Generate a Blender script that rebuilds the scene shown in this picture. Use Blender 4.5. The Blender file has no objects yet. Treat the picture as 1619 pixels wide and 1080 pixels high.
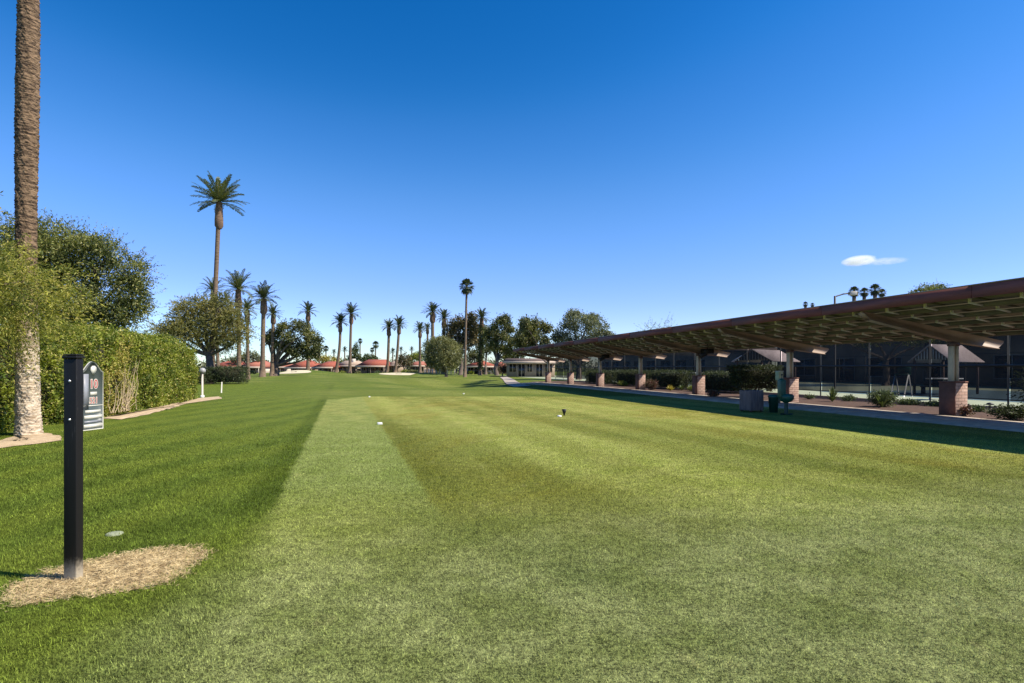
import bpy, math, random
import numpy as np
from mathutils import Vector, Matrix
random.seed(7)
F=880.0; HZ=582.0; CX=809.5; CAMH=1.5
SC=bpy.context.scene; COL=SC.collection
def px(x,D): return (x-CX)/F*D
def pz(y,D): return CAMH-(y-HZ)/F*D

# ------------------------------------------------------------- terrain
def tz(x,y):
    x=np.asarray(x,float); y=np.asarray(y,float)
    q1=np.clip((y-36)/23,0,1); q2=np.clip((y-61)/15,0,1)
    z=-.60*(q1*q1*(3-2*q1))*(1-q2*q2*(3-2*q2))*np.exp(-((x+6.5)/6.5)**2)
    z=z+0.95*np.exp(-((x+44)/8)**2-((y-119)/9)**2)      # bunker mound
    z=z+0.60*np.exp(-((x+23)/9)**2-((y-122)/8)**2)
    far=1/(1+np.exp(-(y-45)/6))*1/(1+np.exp(-(-x-12)/5))
    z=z+far*(0.16*np.sin(x*0.13+1)*np.sin(y*0.075)+0.06*np.sin(x*0.4+y*0.11))
    return z
def tzf(x,y): return float(tz(x,y))

# ------------------------------------------------------------- materials
class NT:
    def __init__(s,name):
        s.m=bpy.data.materials.new(name); s.m.use_nodes=True; s.t=s.m.node_tree; s.n=s.t.nodes
        s.n.clear(); s.out=s.n.new('ShaderNodeOutputMaterial'); s.b=s.n.new('ShaderNodeBsdfPrincipled')
        s.l(s.b.outputs[0],s.out.inputs[0]); s.b.inputs['Specular IOR Level'].default_value=.3
    def l(s,a,b): s.t.links.new(a,b)
    def new(s,t,**k):
        n=s.n.new(t)
        for a,b in k.items(): setattr(n,a,b)
        return n
    def val(s,sock,v):
        if hasattr(v,'is_output') or isinstance(v,bpy.types.NodeSocket): s.l(v,sock)
        else: sock.default_value=v
    def math(s,op,a,b=None,c=None,clamp=False):
        n=s.new('ShaderNodeMath',operation=op,use_clamp=clamp); s.val(n.inputs[0],a)
        if b is not None: s.val(n.inputs[1],b)
        if c is not None: s.val(n.inputs[2],c)
        return n.outputs[0]
    def mix(s,f,a,b,bt='MIX'):
        n=s.new('ShaderNodeMix',data_type='RGBA',blend_type=bt); s.val(n.inputs[0],f)
        for i,v in ((6,a),(7,b)):
            if isinstance(v,(tuple,list)): v=(*v[:3],1)
            s.val(n.inputs[i],v)
        return n.outputs[2]
    def noise(s,vec,scale,detail=3,rough=.55,dist=0):
        n=s.new('ShaderNodeTexNoise'); n.inputs['Scale'].default_value=scale; n.inputs['Detail'].default_value=detail
        n.inputs['Roughness'].default_value=rough; n.inputs['Distortion'].default_value=dist
        if vec is not None: s.l(vec,n.inputs['Vector'])
        return n.outputs[0]
    def ramp(s,f,a,b,smooth=True):
        n=s.new('ShaderNodeMapRange'); n.interpolation_type='SMOOTHSTEP' if smooth else 'LINEAR'
        s.val(n.inputs[0],f); n.inputs[1].default_value=a; n.inputs[2].default_value=b
        return n.outputs[0]
    def pos(s): return s.new('ShaderNodeNewGeometry').outputs['Position']
    def obj(s): return s.new('ShaderNodeTexCoord').outputs['Object']
    def bump(s,h,strength=.3,dist=.01):
        n=s.new('ShaderNodeBump'); n.inputs['Strength'].default_value=strength; n.inputs['Distance'].default_value=dist
        s.l(h,n.inputs['Height']); s.l(n.outputs[0],s.b.inputs['Normal'])
    def scale(s,v,sc):
        n=s.new('ShaderNodeVectorMath',operation='MULTIPLY'); s.l(v,n.inputs[0]); n.inputs[1].default_value=sc
        return n.outputs[0]
def mat(name,c,c2=None,scale=6,rough=.75,bump=.0,bs=40,metal=0,stretch=(1,1,1),spec=.3,lo=.3,hi=.7):
    t=NT(name); v=t.scale(t.obj(),stretch)
    if c2 is None: c2=tuple(x*.75 for x in c)
    n=t.ramp(t.noise(v,scale,5,.6),lo,hi)
    t.l(t.mix(n,c,c2),t.b.inputs['Base Color']); t.b.inputs['Roughness'].default_value=rough
    t.b.inputs['Metallic'].default_value=metal; t.b.inputs['Specular IOR Level'].default_value=spec
    if bump: t.bump(t.noise(v,bs,4,.6),bump,.02)
    return t.m
def leafmat(name,c1,c2,c3=None,clump=1.2,trans=.3,tcol=None,rough=.55,cl=.36,ch=.64):
    t=NT(name); g=t.new('ShaderNodeNewGeometry')
    n=t.ramp(t.noise(t.obj(),clump,4,.6),cl,ch)
    base=t.mix(n,c1,c2)
    if c3: base=t.mix(t.ramp(g.outputs['Random Per Island'],.86,.9),base,c3)
    r=t.math('MULTIPLY_ADD',g.outputs['Random Per Island'],.75,.62)
    hs=t.new('ShaderNodeHueSaturation'); t.l(base,hs.inputs['Color']); t.l(r,hs.inputs['Value'])
    t.l(hs.outputs[0],t.b.inputs['Base Color']); t.b.inputs['Roughness'].default_value=rough
    tr=t.new('ShaderNodeBsdfTranslucent'); t.l(t.mix(1.0,hs.outputs[0],tcol or (1.3,1.3,.6),'MULTIPLY'),tr.inputs[0])
    mx=t.new('ShaderNodeMixShader'); mx.inputs[0].default_value=trans
    t.l(t.b.outputs[0],mx.inputs[1]); t.l(tr.outputs[0],mx.inputs[2]); t.l(mx.outputs[0],t.out.inputs[0])
    return t.m

def lawn_color(t,blade=False):
    P=t.pos(); sp=t.new('ShaderNodeSeparateXYZ'); t.l(P,sp.inputs[0]); X,Y=sp.outputs[0],sp.outputs[1]
    M=t.math
    big=t.noise(P,.35,4,.6); mid=t.noise(P,1.6,4,.6); fine=t.noise(P,11,5,.7)
    brk=t.math('SUBTRACT',t.noise(P,4.5,6,.75),.5)
    a=M('ADD',M('MULTIPLY_ADD',Y,.304,X),0)                        # across the tee
    a=M('ADD',a,M('ADD',M('MULTIPLY',M('SUBTRACT',mid,.5),.20),M('MULTIPLY',brk,.16)))
    # tee mask: right of left edge, nearer than its far end (rounded corner)
    # edge bends away left close to the camera
    near=M('MULTIPLY',t.ramp(Y,4.6,2.0),.55)
    e=M('ADD',M('ADD',a,.74),near)
    fuzz=t.ramp(Y,6.5,2.5)
    left=M('DIVIDE',e,M('MULTIPLY_ADD',fuzz,.9,.10)); left=M('ADD',left,.5,clamp=True)
    yend=M('MULTIPLY_ADD',t.ramp(a,-.8,1.5),3.0,26.5)
    endd=M('SUBTRACT',yend,Y); endm=M('ADD',M('MULTIPLY',endd,.8),.5,clamp=True)
    tee=M('MULTIPLY',left,endm)
    # stripes in the rough, along Y
    xs=M('ADD',X,M('MULTIPLY',t.noise(t.scale(P,(.25,.12,1)),1,2),2.6))
    s1=t.ramp(M('SINE',M('MULTIPLY',xs,5.2)),-.9,.9)
    rough_c=t.mix(t.ramp(mid,.3,.7),(.068,.096,.012),(.104,.140,.020))
    rough_c=t.mix(M('MULTIPLY',M('MULTIPLY_ADD',brk,.9,s1),.55),rough_c,(.135,.165,.022))
    eb=M('ADD',e,M('MULTIPLY',brk,.5)); band=M('MULTIPLY',t.ramp(eb,-.48,-.28),M('SUBTRACT',1.0,left)); 
    rough_c=t.mix(M('MULTIPLY',M('MULTIPLY',band,.45),t.ramp(Y,4.5,7)),rough_c,(.042,.064,.0055))
    # fairway beyond the tee
    fx=t.ramp(M('SINE',M('MULTIPLY',M('ADD',M('MULTIPLY_ADD',Y,.35,X),M('MULTIPLY',big,3)),.9)),-.6,.6)
    fair=t.mix(fx,(.120,.142,.024),(.155,.172,.036))
    fair=t.mix(t.ramp(t.noise(t.scale(P,(.05,.16,1)),1,4),.4,.62),fair,(.090,.122,.018))
    farm=t.ramp(Y,24,32)
    rough_c=t.mix(M('MULTIPLY',farm,t.ramp(X,-17,-9)),rough_c,fair)
    rough_c=t.mix(t.ramp(Y,45,60),rough_c,fair)
    # tee colours
    strip=M('MULTIPLY',t.ramp(a,1.06,.94),t.ramp(Y,3.8,8.0))      # first pale strip
    pale=t.mix(t.ramp(mid,.3,.7),(.160,.198,.045),(.210,.245,.070))
    ystr=t.noise(t.scale(P,(.16,.11,1)),1.6,4,.6,.6)
    dir2=M('MULTIPLY_ADD',Y,.52,X)
    w=M('ADD',M('MULTIPLY',dir2,.92),M('ADD',M('MULTIPLY',brk,1.3),M('MULTIPLY',M('SUBTRACT',big,.5),2.2)))
    bands=t.ramp(M('SINE',M('ADD',M('MULTIPLY',w,.95),-4.2)),-.55,.75)
    olive=t.mix(t.ramp(big,.35,.65),(.150,.155,.026),(.128,.148,.026))
    yell=t.mix(t.ramp(mid,.3,.7),(.212,.238,.045),(.272,.282,.072))
    b2=t.ramp(M('SINE',M('ADD',M('MULTIPLY',M('ADD',a,M('MULTIPLY',brk,.5)),3.9),.6)),-.5,.7); b2f=M('MULTIPLY',t.ramp(Y,4,9),.40)
    bands=M('ADD',M('MULTIPLY',bands,M('SUBTRACT',1.0,b2f)),M('MULTIPLY',b2,b2f))
    teec=t.mix(bands,olive,yell)
    teec=t.mix(M('MULTIPLY',t.ramp(ystr,.5,.68),.6),teec,(.175,.145,.020))
    grey=t.mix(t.ramp(mid,.35,.65),(.148,.172,.052),(.225,.245,.092))
    nr=t.ramp(M('ADD',Y,M('MULTIPLY_ADD',X,-.28,M('MULTIPLY',big,3))),8.2,5.0)
    teec=t.mix(M('MULTIPLY',nr,.85),teec,grey)
    teec=t.mix(M('MULTIPLY',t.ramp(big,.52,.68),M('MULTIPLY',t.ramp(Y,9,4),.6)),teec,(.085,.110,.030))
    teec=t.mix(M('MULTIPLY',strip,.85),teec,pale)
    dk=M('MULTIPLY',M('MULTIPLY',t.ramp(a,1.0,1.12),t.ramp(a,2.5,1.6)),M('MULTIPLY',t.ramp(Y,6,8),t.ramp(Y,22,13)))
    teec=t.mix(M('MULTIPLY',M('MULTIPLY',dk,.62),t.ramp(M('ADD',brk,.5),.30,.62)),teec,(.088,.100,.014))
    c=t.mix(tee,rough_c,teec)
    # golden dry end of the tee
    dry=M('MULTIPLY',M('MULTIPLY',t.ramp(Y,12,20),endm),M('MULTIPLY',tee,t.ramp(mid,.4,.65)))
    c=t.mix(M('MULTIPLY',dry,.5),c,(.30,.27,.07))
    # divots and worn scuffs
    dv=t.ramp(t.noise(t.scale(P,(1,1.6,1)),2.6,5,.7),.70,.76); c=t.mix(M('MULTIPLY',dv,.75),c,(.075,.070,.025))
    thin=t.ramp(t.noise(t.scale(P,(1.3,1,1)),1.1,5,.75),.60,.72); c=t.mix(M('MULTIPLY',M('MULTIPLY',thin,tee),.4),c,(.32,.30,.12))
    # fine mottling
    sp2=t.noise(P,42,4,.8); vor=t.noise(P,110,3,.8)
    f=M('ADD',M('MULTIPLY',M('SUBTRACT',t.ramp(fine,.34,.66),.5),.55),M('ADD',M('MULTIPLY',M('SUBTRACT',t.ramp(sp2,.38,.62),.5),1.0),M('MULTIPLY',M('SUBTRACT',t.ramp(vor,.38,.62),.5),.95)))
    amp=1.0
    f=M('MULTIPLY_ADD',f,amp,1.0)
    f=M('MAXIMUM',f,.22)
    hs=t.new('ShaderNodeHueSaturation'); t.l(c,hs.inputs['Color']); t.l(f,hs.inputs['Value'])
    return hs.outputs[0],sp2
t=NT('lawn_turf'); c,h=lawn_color(t); t.l(c,t.b.inputs['Base Color']); t.b.inputs['Roughness'].default_value=.8; t.b.inputs['Specular IOR Level'].default_value=.05
t.bump(t.noise(t.pos(),40,5,.8),.8,.03); M_LAWN=t.m
t=NT('grass_blade'); c,h=lawn_color(t,True)
g=t.new('ShaderNodeNewGeometry'); r=t.math('MULTIPLY_ADD',g.outputs['Random Per Island'],1.5,.70)
hs=t.new('ShaderNodeHueSaturation'); t.l(c,hs.inputs['Color']); t.l(r,hs.inputs['Value'])
t.l(hs.outputs[0],t.b.inputs['Base Color']); t.b.inputs['Roughness'].default_value=.75; t.b.inputs['Specular IOR Level'].default_value=.08
tr=t.new('ShaderNodeBsdfTranslucent'); t.l(hs.outputs[0],tr.inputs[0]); mx=t.new('ShaderNodeMixShader'); mx.inputs[0].default_value=.3
t.l(t.b.outputs[0],mx.inputs[1]); t.l(tr.outputs[0],mx.inputs[2]); t.l(mx.outputs[0],t.out.inputs[0]); M_BLADE=t.m

M_STRAW=mat('dry_straw',(.64,.50,.26),(.30,.21,.10),14,.9,.5,60)
M_SANDY=mat('dry_soil',(.52,.39,.24),(.36,.26,.15),5,.95,.4,50)
M_SAND=mat('bunker_sand',(.60,.52,.33),(.50,.43,.28),3,.95)
M_MULCH=mat('bark_mulch',(.115,.065,.042),(.055,.033,.024),9,.95,.6,30)
M_CONC=mat('path_concrete',(.42,.35,.28),(.30,.25,.20),2.5,.85,.15,60)
M_COURT=mat('court_paint',(.30,.32,.20),(.25,.27,.17),1.5,.8)
M_COURT2=mat('court_inner',(.10,.16,.17),(.08,.13,.14),1.5,.8)
M_WHITE=mat('white_paint',(.78,.77,.73),(.68,.66,.62),8,.5)
M_FASCIA=mat('maroon_fascia',(.22,.072,.058),(.13,.050,.042),1.6,.7,stretch=(.6,3,5))
M_DECK=mat('olive_deck',(.29,.26,.17),(.21,.19,.125),1.5,.6)
M_PURLIN=mat('olive_purlin',(.17,.15,.095),(.12,.105,.068),2,.6)
M_RIB=mat('tan_rib',(.80,.76,.68),(.68,.64,.56),2,.5)
M_BEAM=mat('brown_beam',(.42,.30,.21),(.32,.23,.16),1.5,.55)
M_COLT=mat('tan_column',(.74,.62,.43),(.60,.50,.35),3,.6)
M_COLB=mat('brown_column',(.16,.10,.08),(.12,.075,.06),3,.6)
M_STUCCO=mat('brown_stucco',(.21,.10,.07),(.17,.08,.058),8,.9,.3,80)
M_ROOFTOP=mat('roof_sheet',(.30,.28,.25),(.24,.22,.2),1,.6)
M_STEEL=mat('fence_steel',(.03,.03,.03),(.02,.02,.02),5,.5)
M_POST=mat('dull_post',(.06,.06,.055),(.04,.04,.038),5,.85,spec=.05)
M_GALV=mat('pale_steel',(.33,.33,.31),(.26,.26,.25),5,.45)
M_GREEN=mat('green_plastic',(.012,.10,.065),(.008,.07,.048),6,.4,spec=.5)
M_DKGREEN=mat('dark_green_plastic',(.010,.055,.038),(.008,.04,.03),6,.45,spec=.5)
M_WOODG=mat('weathered_slat',(.21,.16,.15),(.12,.09,.085),4,.85,.2,30,stretch=(6,6,.7))
M_BARK=mat('grey_bark',(.17,.13,.10),(.08,.06,.045),5,.95,.7,14,stretch=(2,2,.6))
M_PBARK=mat('palm_bark',(.205,.145,.095),(.10,.066,.042),3,.95,.8,9,stretch=(.8,.8,5))
M_PBOOT=mat('palm_boots',(.21,.135,.09),(.10,.062,.042),4,.95,.8,6,stretch=(1,1,3))
M_BLACKPOST=None
M_TILE=mat('red_roof_tile',(.34,.095,.055),(.25,.070,.042),1.6,.85,.5,5,stretch=(3,.6,1))
M_TILE2=mat('faded_roof_tile',(.38,.14,.09),(.30,.11,.072),1.6,.85,.5,5,stretch=(3,.6,1))
M_TILE3=mat('tan_gravel_roof',(.42,.31,.22),(.34,.25,.18),1.6,.9)
M_HWALL=mat('tan_house_wall',(.32,.25,.175),(.26,.20,.145),2,.9)
M_HWALL2=mat('pale_house_wall',(.56,.49,.40),(.48,.42,.34),2,.9)
M_HFASC=mat('pale_fascia',(.50,.40,.31),(.42,.33,.26),2,.8)
M_GLASS=mat('dark_glass',(.012,.014,.015),(.03,.03,.03),.8,.12,spec=.6)
M_DARKW=mat('dark_clubhouse_wall',(.26,.20,.145),(.20,.155,.115),1,.85)
M_GREYW=mat('beige_panel_wall',(.235,.215,.185),(.19,.175,.15),1,.85)
M_DROOF=mat('dark_roof',(.17,.12,.095),(.12,.085,.07),2,.9,.4,10)
M_PINKT=mat('pink_tile',(.80,.66,.60),(.62,.46,.42),9,.85,.5,12)
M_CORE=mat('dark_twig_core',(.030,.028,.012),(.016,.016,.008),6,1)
M_TWIG=mat('bare_twig',(.52,.41,.26),(.36,.27,.16),6,.9)

# brick
def brickmat(name,c1,c2,mortar):
    t=NT(name); co=t.obj(); sp=t.new('ShaderNodeSeparateXYZ'); t.l(co,sp.inputs[0])
    cb=t.new('ShaderNodeCombineXYZ'); t.l(t.math('ADD',sp.outputs[0],sp.outputs[1]),cb.inputs[0]); t.l(sp.outputs[2],cb.inputs[1])
    b=t.new('ShaderNodeTexBrick'); t.l(cb.outputs[0],b.inputs['Vector']); b.inputs['Scale'].default_value=1
    b.inputs['Brick Width'].default_value=.24; b.inputs['Row Height'].default_value=.095; b.inputs['Mortar Size'].default_value=.010
    b.inputs['Color1'].default_value=(*c1,1); b.inputs['Color2'].default_value=(*c2,1); b.inputs['Mortar'].default_value=(*mortar,1)
    n=t.noise(co,14,3); hs=t.new('ShaderNodeHueSaturation'); t.l(b.outputs[0],hs.inputs['Color']); t.l(t.math('MULTIPLY_ADD',n,.6,.7),hs.inputs['Value'])
    t.l(hs.outputs[0],t.b.inputs['Base Color']); t.b.inputs['Roughness'].default_value=.9
    iv=t.math('SUBTRACT',1.0,b.outputs['Fac']); t.bump(iv,.6,.01)
    return t.m
M_BRICK=brickmat('red_brick',(.60,.42,.32),(.50,.32,.24),(.26,.17,.13))
# black post with dusty foot
t=NT('black_post_paint'); sp=t.new('ShaderNodeSeparateXYZ'); t.l(t.obj(),sp.inputs[0])
dz=t.math('ADD',sp.outputs[2],t.math('MULTIPLY',t.noise(t.obj(),40,4,.7),.10))
d=t.ramp(dz,.24,.085); sc=t.ramp(t.noise(t.scale(t.obj(),(60,60,2.5)),1,4,.7),.60,.75)
c=t.mix(t.math('MULTIPLY',sc,.7),(.012,.0115,.011),(.13,.125,.12)); c=t.mix(d,c,(.40,.34,.24))
t.l(c,t.b.inputs['Base Color']); t.b.inputs['Roughness'].default_value=.28; t.b.inputs['Specular IOR Level'].default_value=.5
t.b.inputs['Specular IOR Level'].default_value=.16; t.l(t.math('MULTIPLY_ADD',d,.5,.42),t.b.inputs['Roughness']); M_BLACKPOST=t.m
M_SIGNGR=mat('green_sign_face',(.085,.10,.092),(.065,.08,.072),5,.4)
M_SIGNGY=mat('grey_sign_panel',(.25,.26,.27),(.2,.2,.21),9,.4)
M_SIGNED=mat('cream_sign_edge',(.56,.54,.44),(.46,.44,.36),9,.5)
M_RED=mat('red_lettering',(.40,.10,.085),(.34,.09,.08),9,.5)
M_BOLT=mat('bolt_steel',(.75,.75,.75),(.6,.6,.6),9,.25,metal=.6)
M_BLACK=mat('black_plastic',(.012,.012,.012),(.02,.02,.02),5,.5)
# windscreen cloth
t=NT('black_windscreen_mesh'); t.b.inputs['Base Color'].default_value=(.026,.023,.019,1); t.b.inputs['Roughness'].default_value=.9
tr=t.new('ShaderNodeBsdfTransparent'); mx=t.new('ShaderNodeMixShader'); t.l(t.math('MULTIPLY_ADD',t.ramp(t.noise(t.obj(),.7,3),.3,.7),.10,.78),mx.inputs[0])
t.l(tr.outputs[0],mx.inputs[1]); t.l(t.b.outputs[0],mx.inputs[2]); t.l(mx.outputs[0],t.out.inputs[0]); M_SCREEN=t.m
# trunk of big palm: pale lower part, brown above
def bigbark():
    t=NT('ringed_palm_bark'); P=t.obj(); sp=t.new('ShaderNodeSeparateXYZ'); t.l(P,sp.inputs[0])
    v=t.scale(P,(5,5,26)); n=t.noise(v,1,5,.65,.6); n2=t.noise(P,2.2,4,.6)
    low=t.mix(t.ramp(n,.38,.62),(.30,.22,.14),(.62,.52,.38))
    up=t.mix(t.ramp(n,.38,.62),(.034,.021,.013),(.235,.155,.09))
    h=t.ramp(t.math('ADD',sp.outputs[2],t.math('MULTIPLY',n2,1.6)),2.2,4.0)
    t.l(t.mix(h,low,up),t.b.inputs['Base Color']); t.b.inputs['Roughness'].default_value=.95
    t.bump(n,.8,.03); return t.m
M_BIGBARK=bigbark()
L_PALM=leafmat('date_palm_leaf',(.070,.095,.038),(.135,.160,.070),(.20,.17,.08),2.0,.15)
L_PALMF=leafmat('far_palm_leaf',(.055,.075,.036),(.105,.120,.060),None,.8,.12)
L_FAN=leafmat('fan_palm_leaf',(.040,.058,.028),(.085,.098,.045),None,1,.12)
L_SKIRT=leafmat('dead_frond',(.22,.15,.09),(.14,.09,.055),None,2,.1)
L_HEDGE=leafmat('hedge_leaf',(.080,.125,.016),(.270,.300,.034),(.34,.30,.09),2.6,.35)
L_HEDGEY=leafmat('hedge_dry_leaf',(.42,.34,.10),(.32,.29,.06),None,4,.3)
L_MESQ=leafmat('feathery_leaf',(.100,.130,.022),(.360,.340,.055),(.36,.30,.09),1.7,.4)
L_DKTREE=leafmat('dark_broad_leaf',(.060,.082,.022),(.190,.205,.050),(.27,.25,.09),.8,.3)
L_MESQ2=leafmat('olive_feathery_leaf',(.095,.105,.030),(.270,.235,.065),(.15,.15,.05),.5,.3)
L_PINE=leafmat('pine_needles',(.045,.060,.020),(.150,.155,.035),(.14,.12,.05),.35,.2)
L_PINEB=leafmat('brownish_pine_needles',(.090,.072,.035),(.200,.155,.065),(.06,.07,.03),.35,.2)
L_ROUND=leafmat('grey_green_leaf',(.110,.118,.045),(.230,.225,.080),None,.5,.2)
L_BROAD=leafmat('silver_green_leaf',(.085,.100,.050),(.190,.200,.095),(.19,.20,.13),.4,.25)
L_BOX=leafmat('boxwood_leaf',(.030,.042,.014),(.060,.075,.022),None,3,.2)
L_SHRUB=leafmat('shrub_leaf',(.055,.080,.030),(.110,.140,.060),None,5,.25)
L_REDS=leafmat('reddish_shrub_leaf',(.13,.055,.045),(.09,.07,.035),None,5,.25)
L_CYP=leafmat('cypress_leaf',(.040,.060,.018),(.090,.110,.030),None,.6,.15)

# ------------------------------------------------------------- mesh helpers
class MB:
    def __init__(s): s.v=[]; s.f=[]; s.n=0
    def add(s,V,Fc):
        V=np.asarray(V,np.float32).reshape(-1,3); Fc=np.asarray(Fc,np.int64)
        s.v.append(V); s.f.append(Fc+s.n); s.n+=len(V)
    def box(s,x0,x1,y0,y1,z0,z1,R=None):
        V=np.array([(x,y,z) for z in (z0,z1) for y in (y0,y1) for x in (x0,x1)],float)
        if R is not None: V=V@np.array(R).T[:3,:3] if False else np.array([(R@Vector(p))[:] for p in V])
        s.add(V,[(0,2,3,1),(4,5,7,6),(0,1,5,4),(2,6,7,3),(0,4,6,2),(1,3,7,5)]); return s
    def tube(s,pts,rad,n=8,cap=True):
        pts=[Vector(p) for p in pts]; rings=[]; up=Vector((0,0,1)); 
        rad=rad if hasattr(rad,'__len__') else [rad]*len(pts)
        ref=None; V=[]
        for i,p in enumerate(pts):
            d=(pts[min(i+1,len(pts)-1)]-pts[max(i-1,0)]).normalized()
            if ref is None: ref=d.orthogonal().normalized()
            ref=(ref-d*ref.dot(d)).normalized(); b=d.cross(ref)
            for k in range(n):
                a=2*math.pi*k/n; V.append(p+(ref*math.cos(a)+b*math.sin(a))*rad[i])
        Fc=[(i*n+k,i*n+(k+1)%n,(i+1)*n+(k+1)%n,(i+1)*n+k) for i in range(len(pts)-1) for k in range(n)]
        s.add([v[:] for v in V],Fc)
        if cap:
            for base in (s.n-len(V),s.n-n):
                c=np.mean(np.concatenate(s.v)[base:base+n] if False else np.array([V[base-(s.n-len(V))+k][:] for k in range(n)]),axis=0)
                m=s.n; s.v.append(np.array([c],np.float32)); s.n+=1
                s.f.append(np.array([(base+k,base+(k+1)%n,m,m) for k in range(n)]))
        return s
    def lathe(s,prof,n=20,c=(0,0,0)):
        V=[(c[0]+r*math.cos(2*math.pi*k/n),c[1]+r*math.sin(2*math.pi*k/n),c[2]+z) for r,z in prof for k in range(n)]
        Fc=[(i*n+k,i*n+(k+1)%n,(i+1)*n+(k+1)%n,(i+1)*n+k) for i in range(len(prof)-1) for k in range(n)]
        s.add(V,Fc); return s
    def build(s,name,m,parent=None,smooth=False):
        V=np.concatenate(s.v); 
        quads=[f for f in s.f if len(f) and f.shape[1]==4]; tris=[f for f in s.f if len(f) and f.shape[1]==3]
        polys=[]; 
        if quads:
            q=np.concatenate(quads); deg=q[:,2]==q[:,3]
            if deg.any(): tris.append(q[deg][:,:3]); q=q[~deg]
            if len(q): polys.append(q)
        if tris: polys.append(np.concatenate(tris))
        idx=np.concatenate([p.reshape(-1) for p in polys]).astype(np.int32)
        tot=np.concatenate([np.full(len(p),p.shape[1]) for p in polys]).astype(np.int32)
        st=np.concatenate([[0],np.cumsum(tot)[:-1]]).astype(np.int32)
        me=bpy.data.meshes.new(name); me.vertices.add(len(V)); me.vertices.foreach_set('co',V.astype(np.float32).ravel())
        me.loops.add(len(idx)); me.loops.foreach_set('vertex_index',idx)
        me.polygons.add(len(tot)); me.polygons.foreach_set('loop_start',st); me.polygons.foreach_set('loop_total',tot)
        if smooth: me.polygons.foreach_set('use_smooth',np.ones(len(tot),bool))
        me.update(calc_edges=True); me.materials.append(m)
        o=bpy.data.objects.new(name,me); COL.objects.link(o)
        if parent: o.parent=parent
        return o
def tag(o,label=None,cat=None,group=None,kind=None):
    if label: o['label']=label
    if cat: o['category']=cat
    if group: o['group']=group
    if kind: o['kind']=kind
    return o
def thing(name,label,cat,loc=(0,0,0),rz=0,group=None):
    o=bpy.data.objects.new(name,None); COL.objects.link(o); o.location=loc; o.rotation_euler=(0,0,rz)
    o.empty_display_size=.2
    return tag(o,label,cat,group)
def bevel(o,w=.01,seg=2):
    b=o.modifiers.new('bevel','BEVEL'); b.width=w; b.segments=seg; b.limit_method='ANGLE'; return o

# leaves ------------------------------------------------------------
def unit(v): return v/np.maximum(np.linalg.norm(v,axis=-1,keepdims=True),1e-6)
def rdir(rng,n): return unit(rng.normal(size=(n,3)))
def leafquads(mb,C,T,L,W,rng):
    """diamond leaves at C, along T"""
    N=len(C); B=unit(np.cross(T,rdir(rng,N))); L=np.broadcast_to(L,(N,))[:,None]; W=np.broadcast_to(W,(N,))[:,None]
    V=np.stack([C-T*L*.5,C+B*W*.5,C+T*L*.5,C-B*W*.5],1).reshape(-1,3)
    mb.add(V,np.arange(N*4).reshape(N,4))
def dirnoise(D,rng,k=7,f=3.0):
    r=np.zeros(len(D))
    for i in range(k):
        w=rng.normal(size=3)*f*(1+.35*i); r+=np.sin(D@w+rng.uniform(0,6.28))/(1+.3*i)
    return r/2.2
def blobleaves(mb,blobs,dens,size,asp,rng,per=9,spread=.22,shell=.45,droop=0,rough=.22):
    """blobs: (x,y,z,rx,ry,rz). dens clusters per m2 of surface"""
    for (x,y,z,rx,ry,rz_) in blobs:
        area=4*math.pi*((rx*ry+ry*rz_+rx*rz_)/3); n=max(12,int(area*dens))
        D=rdir(rng,n); r=shell+(1-shell)*rng.random(n)**.6
        r=r*(1+rough*dirnoise(D,rng))
        C=np.array([x,y,z])+D*np.array([rx,ry,rz_])*r[:,None]
        C=np.repeat(C,per,0); DD=np.repeat(D,per,0); C=C+rng.normal(size=C.shape)*spread
        T=unit(DD*.8+rdir(rng,len(C))*.9+np.array([0,0,-droop])); s=size*rng.uniform(.6,1.35,len(C))
        leafquads(mb,C,T,s,s*asp,rng)
def clumpify(blobs,rng,k=9,f=.42,keep=.72):
    out=[]
    for (x,y,z,rx,ry,rz_) in blobs:
        out.append((x,y,z,rx*keep,ry*keep,rz_*keep)); D=rdir(rng,k)
        for d in D:
            g=f*rng.uniform(.7,1.25); out.append((x+d[0]*rx*.72,y+d[1]*ry*.72,z+d[2]*rz_*.72,rx*g,ry*g,rz_*g))
    return out
def sprays(mb,blobs,nper,size,asp,rng,length=.9,k=16,droop=.8,shell=.5,up=.3):
    """feathery twigs leaving the blob surface, leaflets along"""
    for (x,y,z,rx,ry,rz_) in blobs:
        area=4*math.pi*((rx*ry+ry*rz_+rx*rz_)/3); n=max(8,int(area*nper))
        D=rdir(rng,n); r=shell+(1-shell)*rng.random(n)**.7
        r=r*(1+.15*dirnoise(D,rng))
        C=np.array([x,y,z])+D*np.array([rx,ry,rz_])*r[:,None]
        T0=unit(D*1.0+rdir(rng,n)*.7+np.array([0,0,up]))
        ln=length*rng.uniform(.5,1.2,n)
        s=np.linspace(0,1,k)[None,:,None]
        P=C[:,None,:]+T0[:,None,:]*s*ln[:,None,None]+np.array([0,0,-1])*(s**2)*(droop*ln)[:,None,None]*.5
        P=P.reshape(-1,3)+rng.normal(size=(n*k,3))*.035*length
        T=np.repeat(T0,k,0); T=unit(T+rdir(rng,len(T))*.9+np.array([0,0,-.3*droop]))
        sz=size*rng.uniform(.6,1.3,len(P)); leafquads(mb,P,T,sz,sz*asp,rng)
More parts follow.
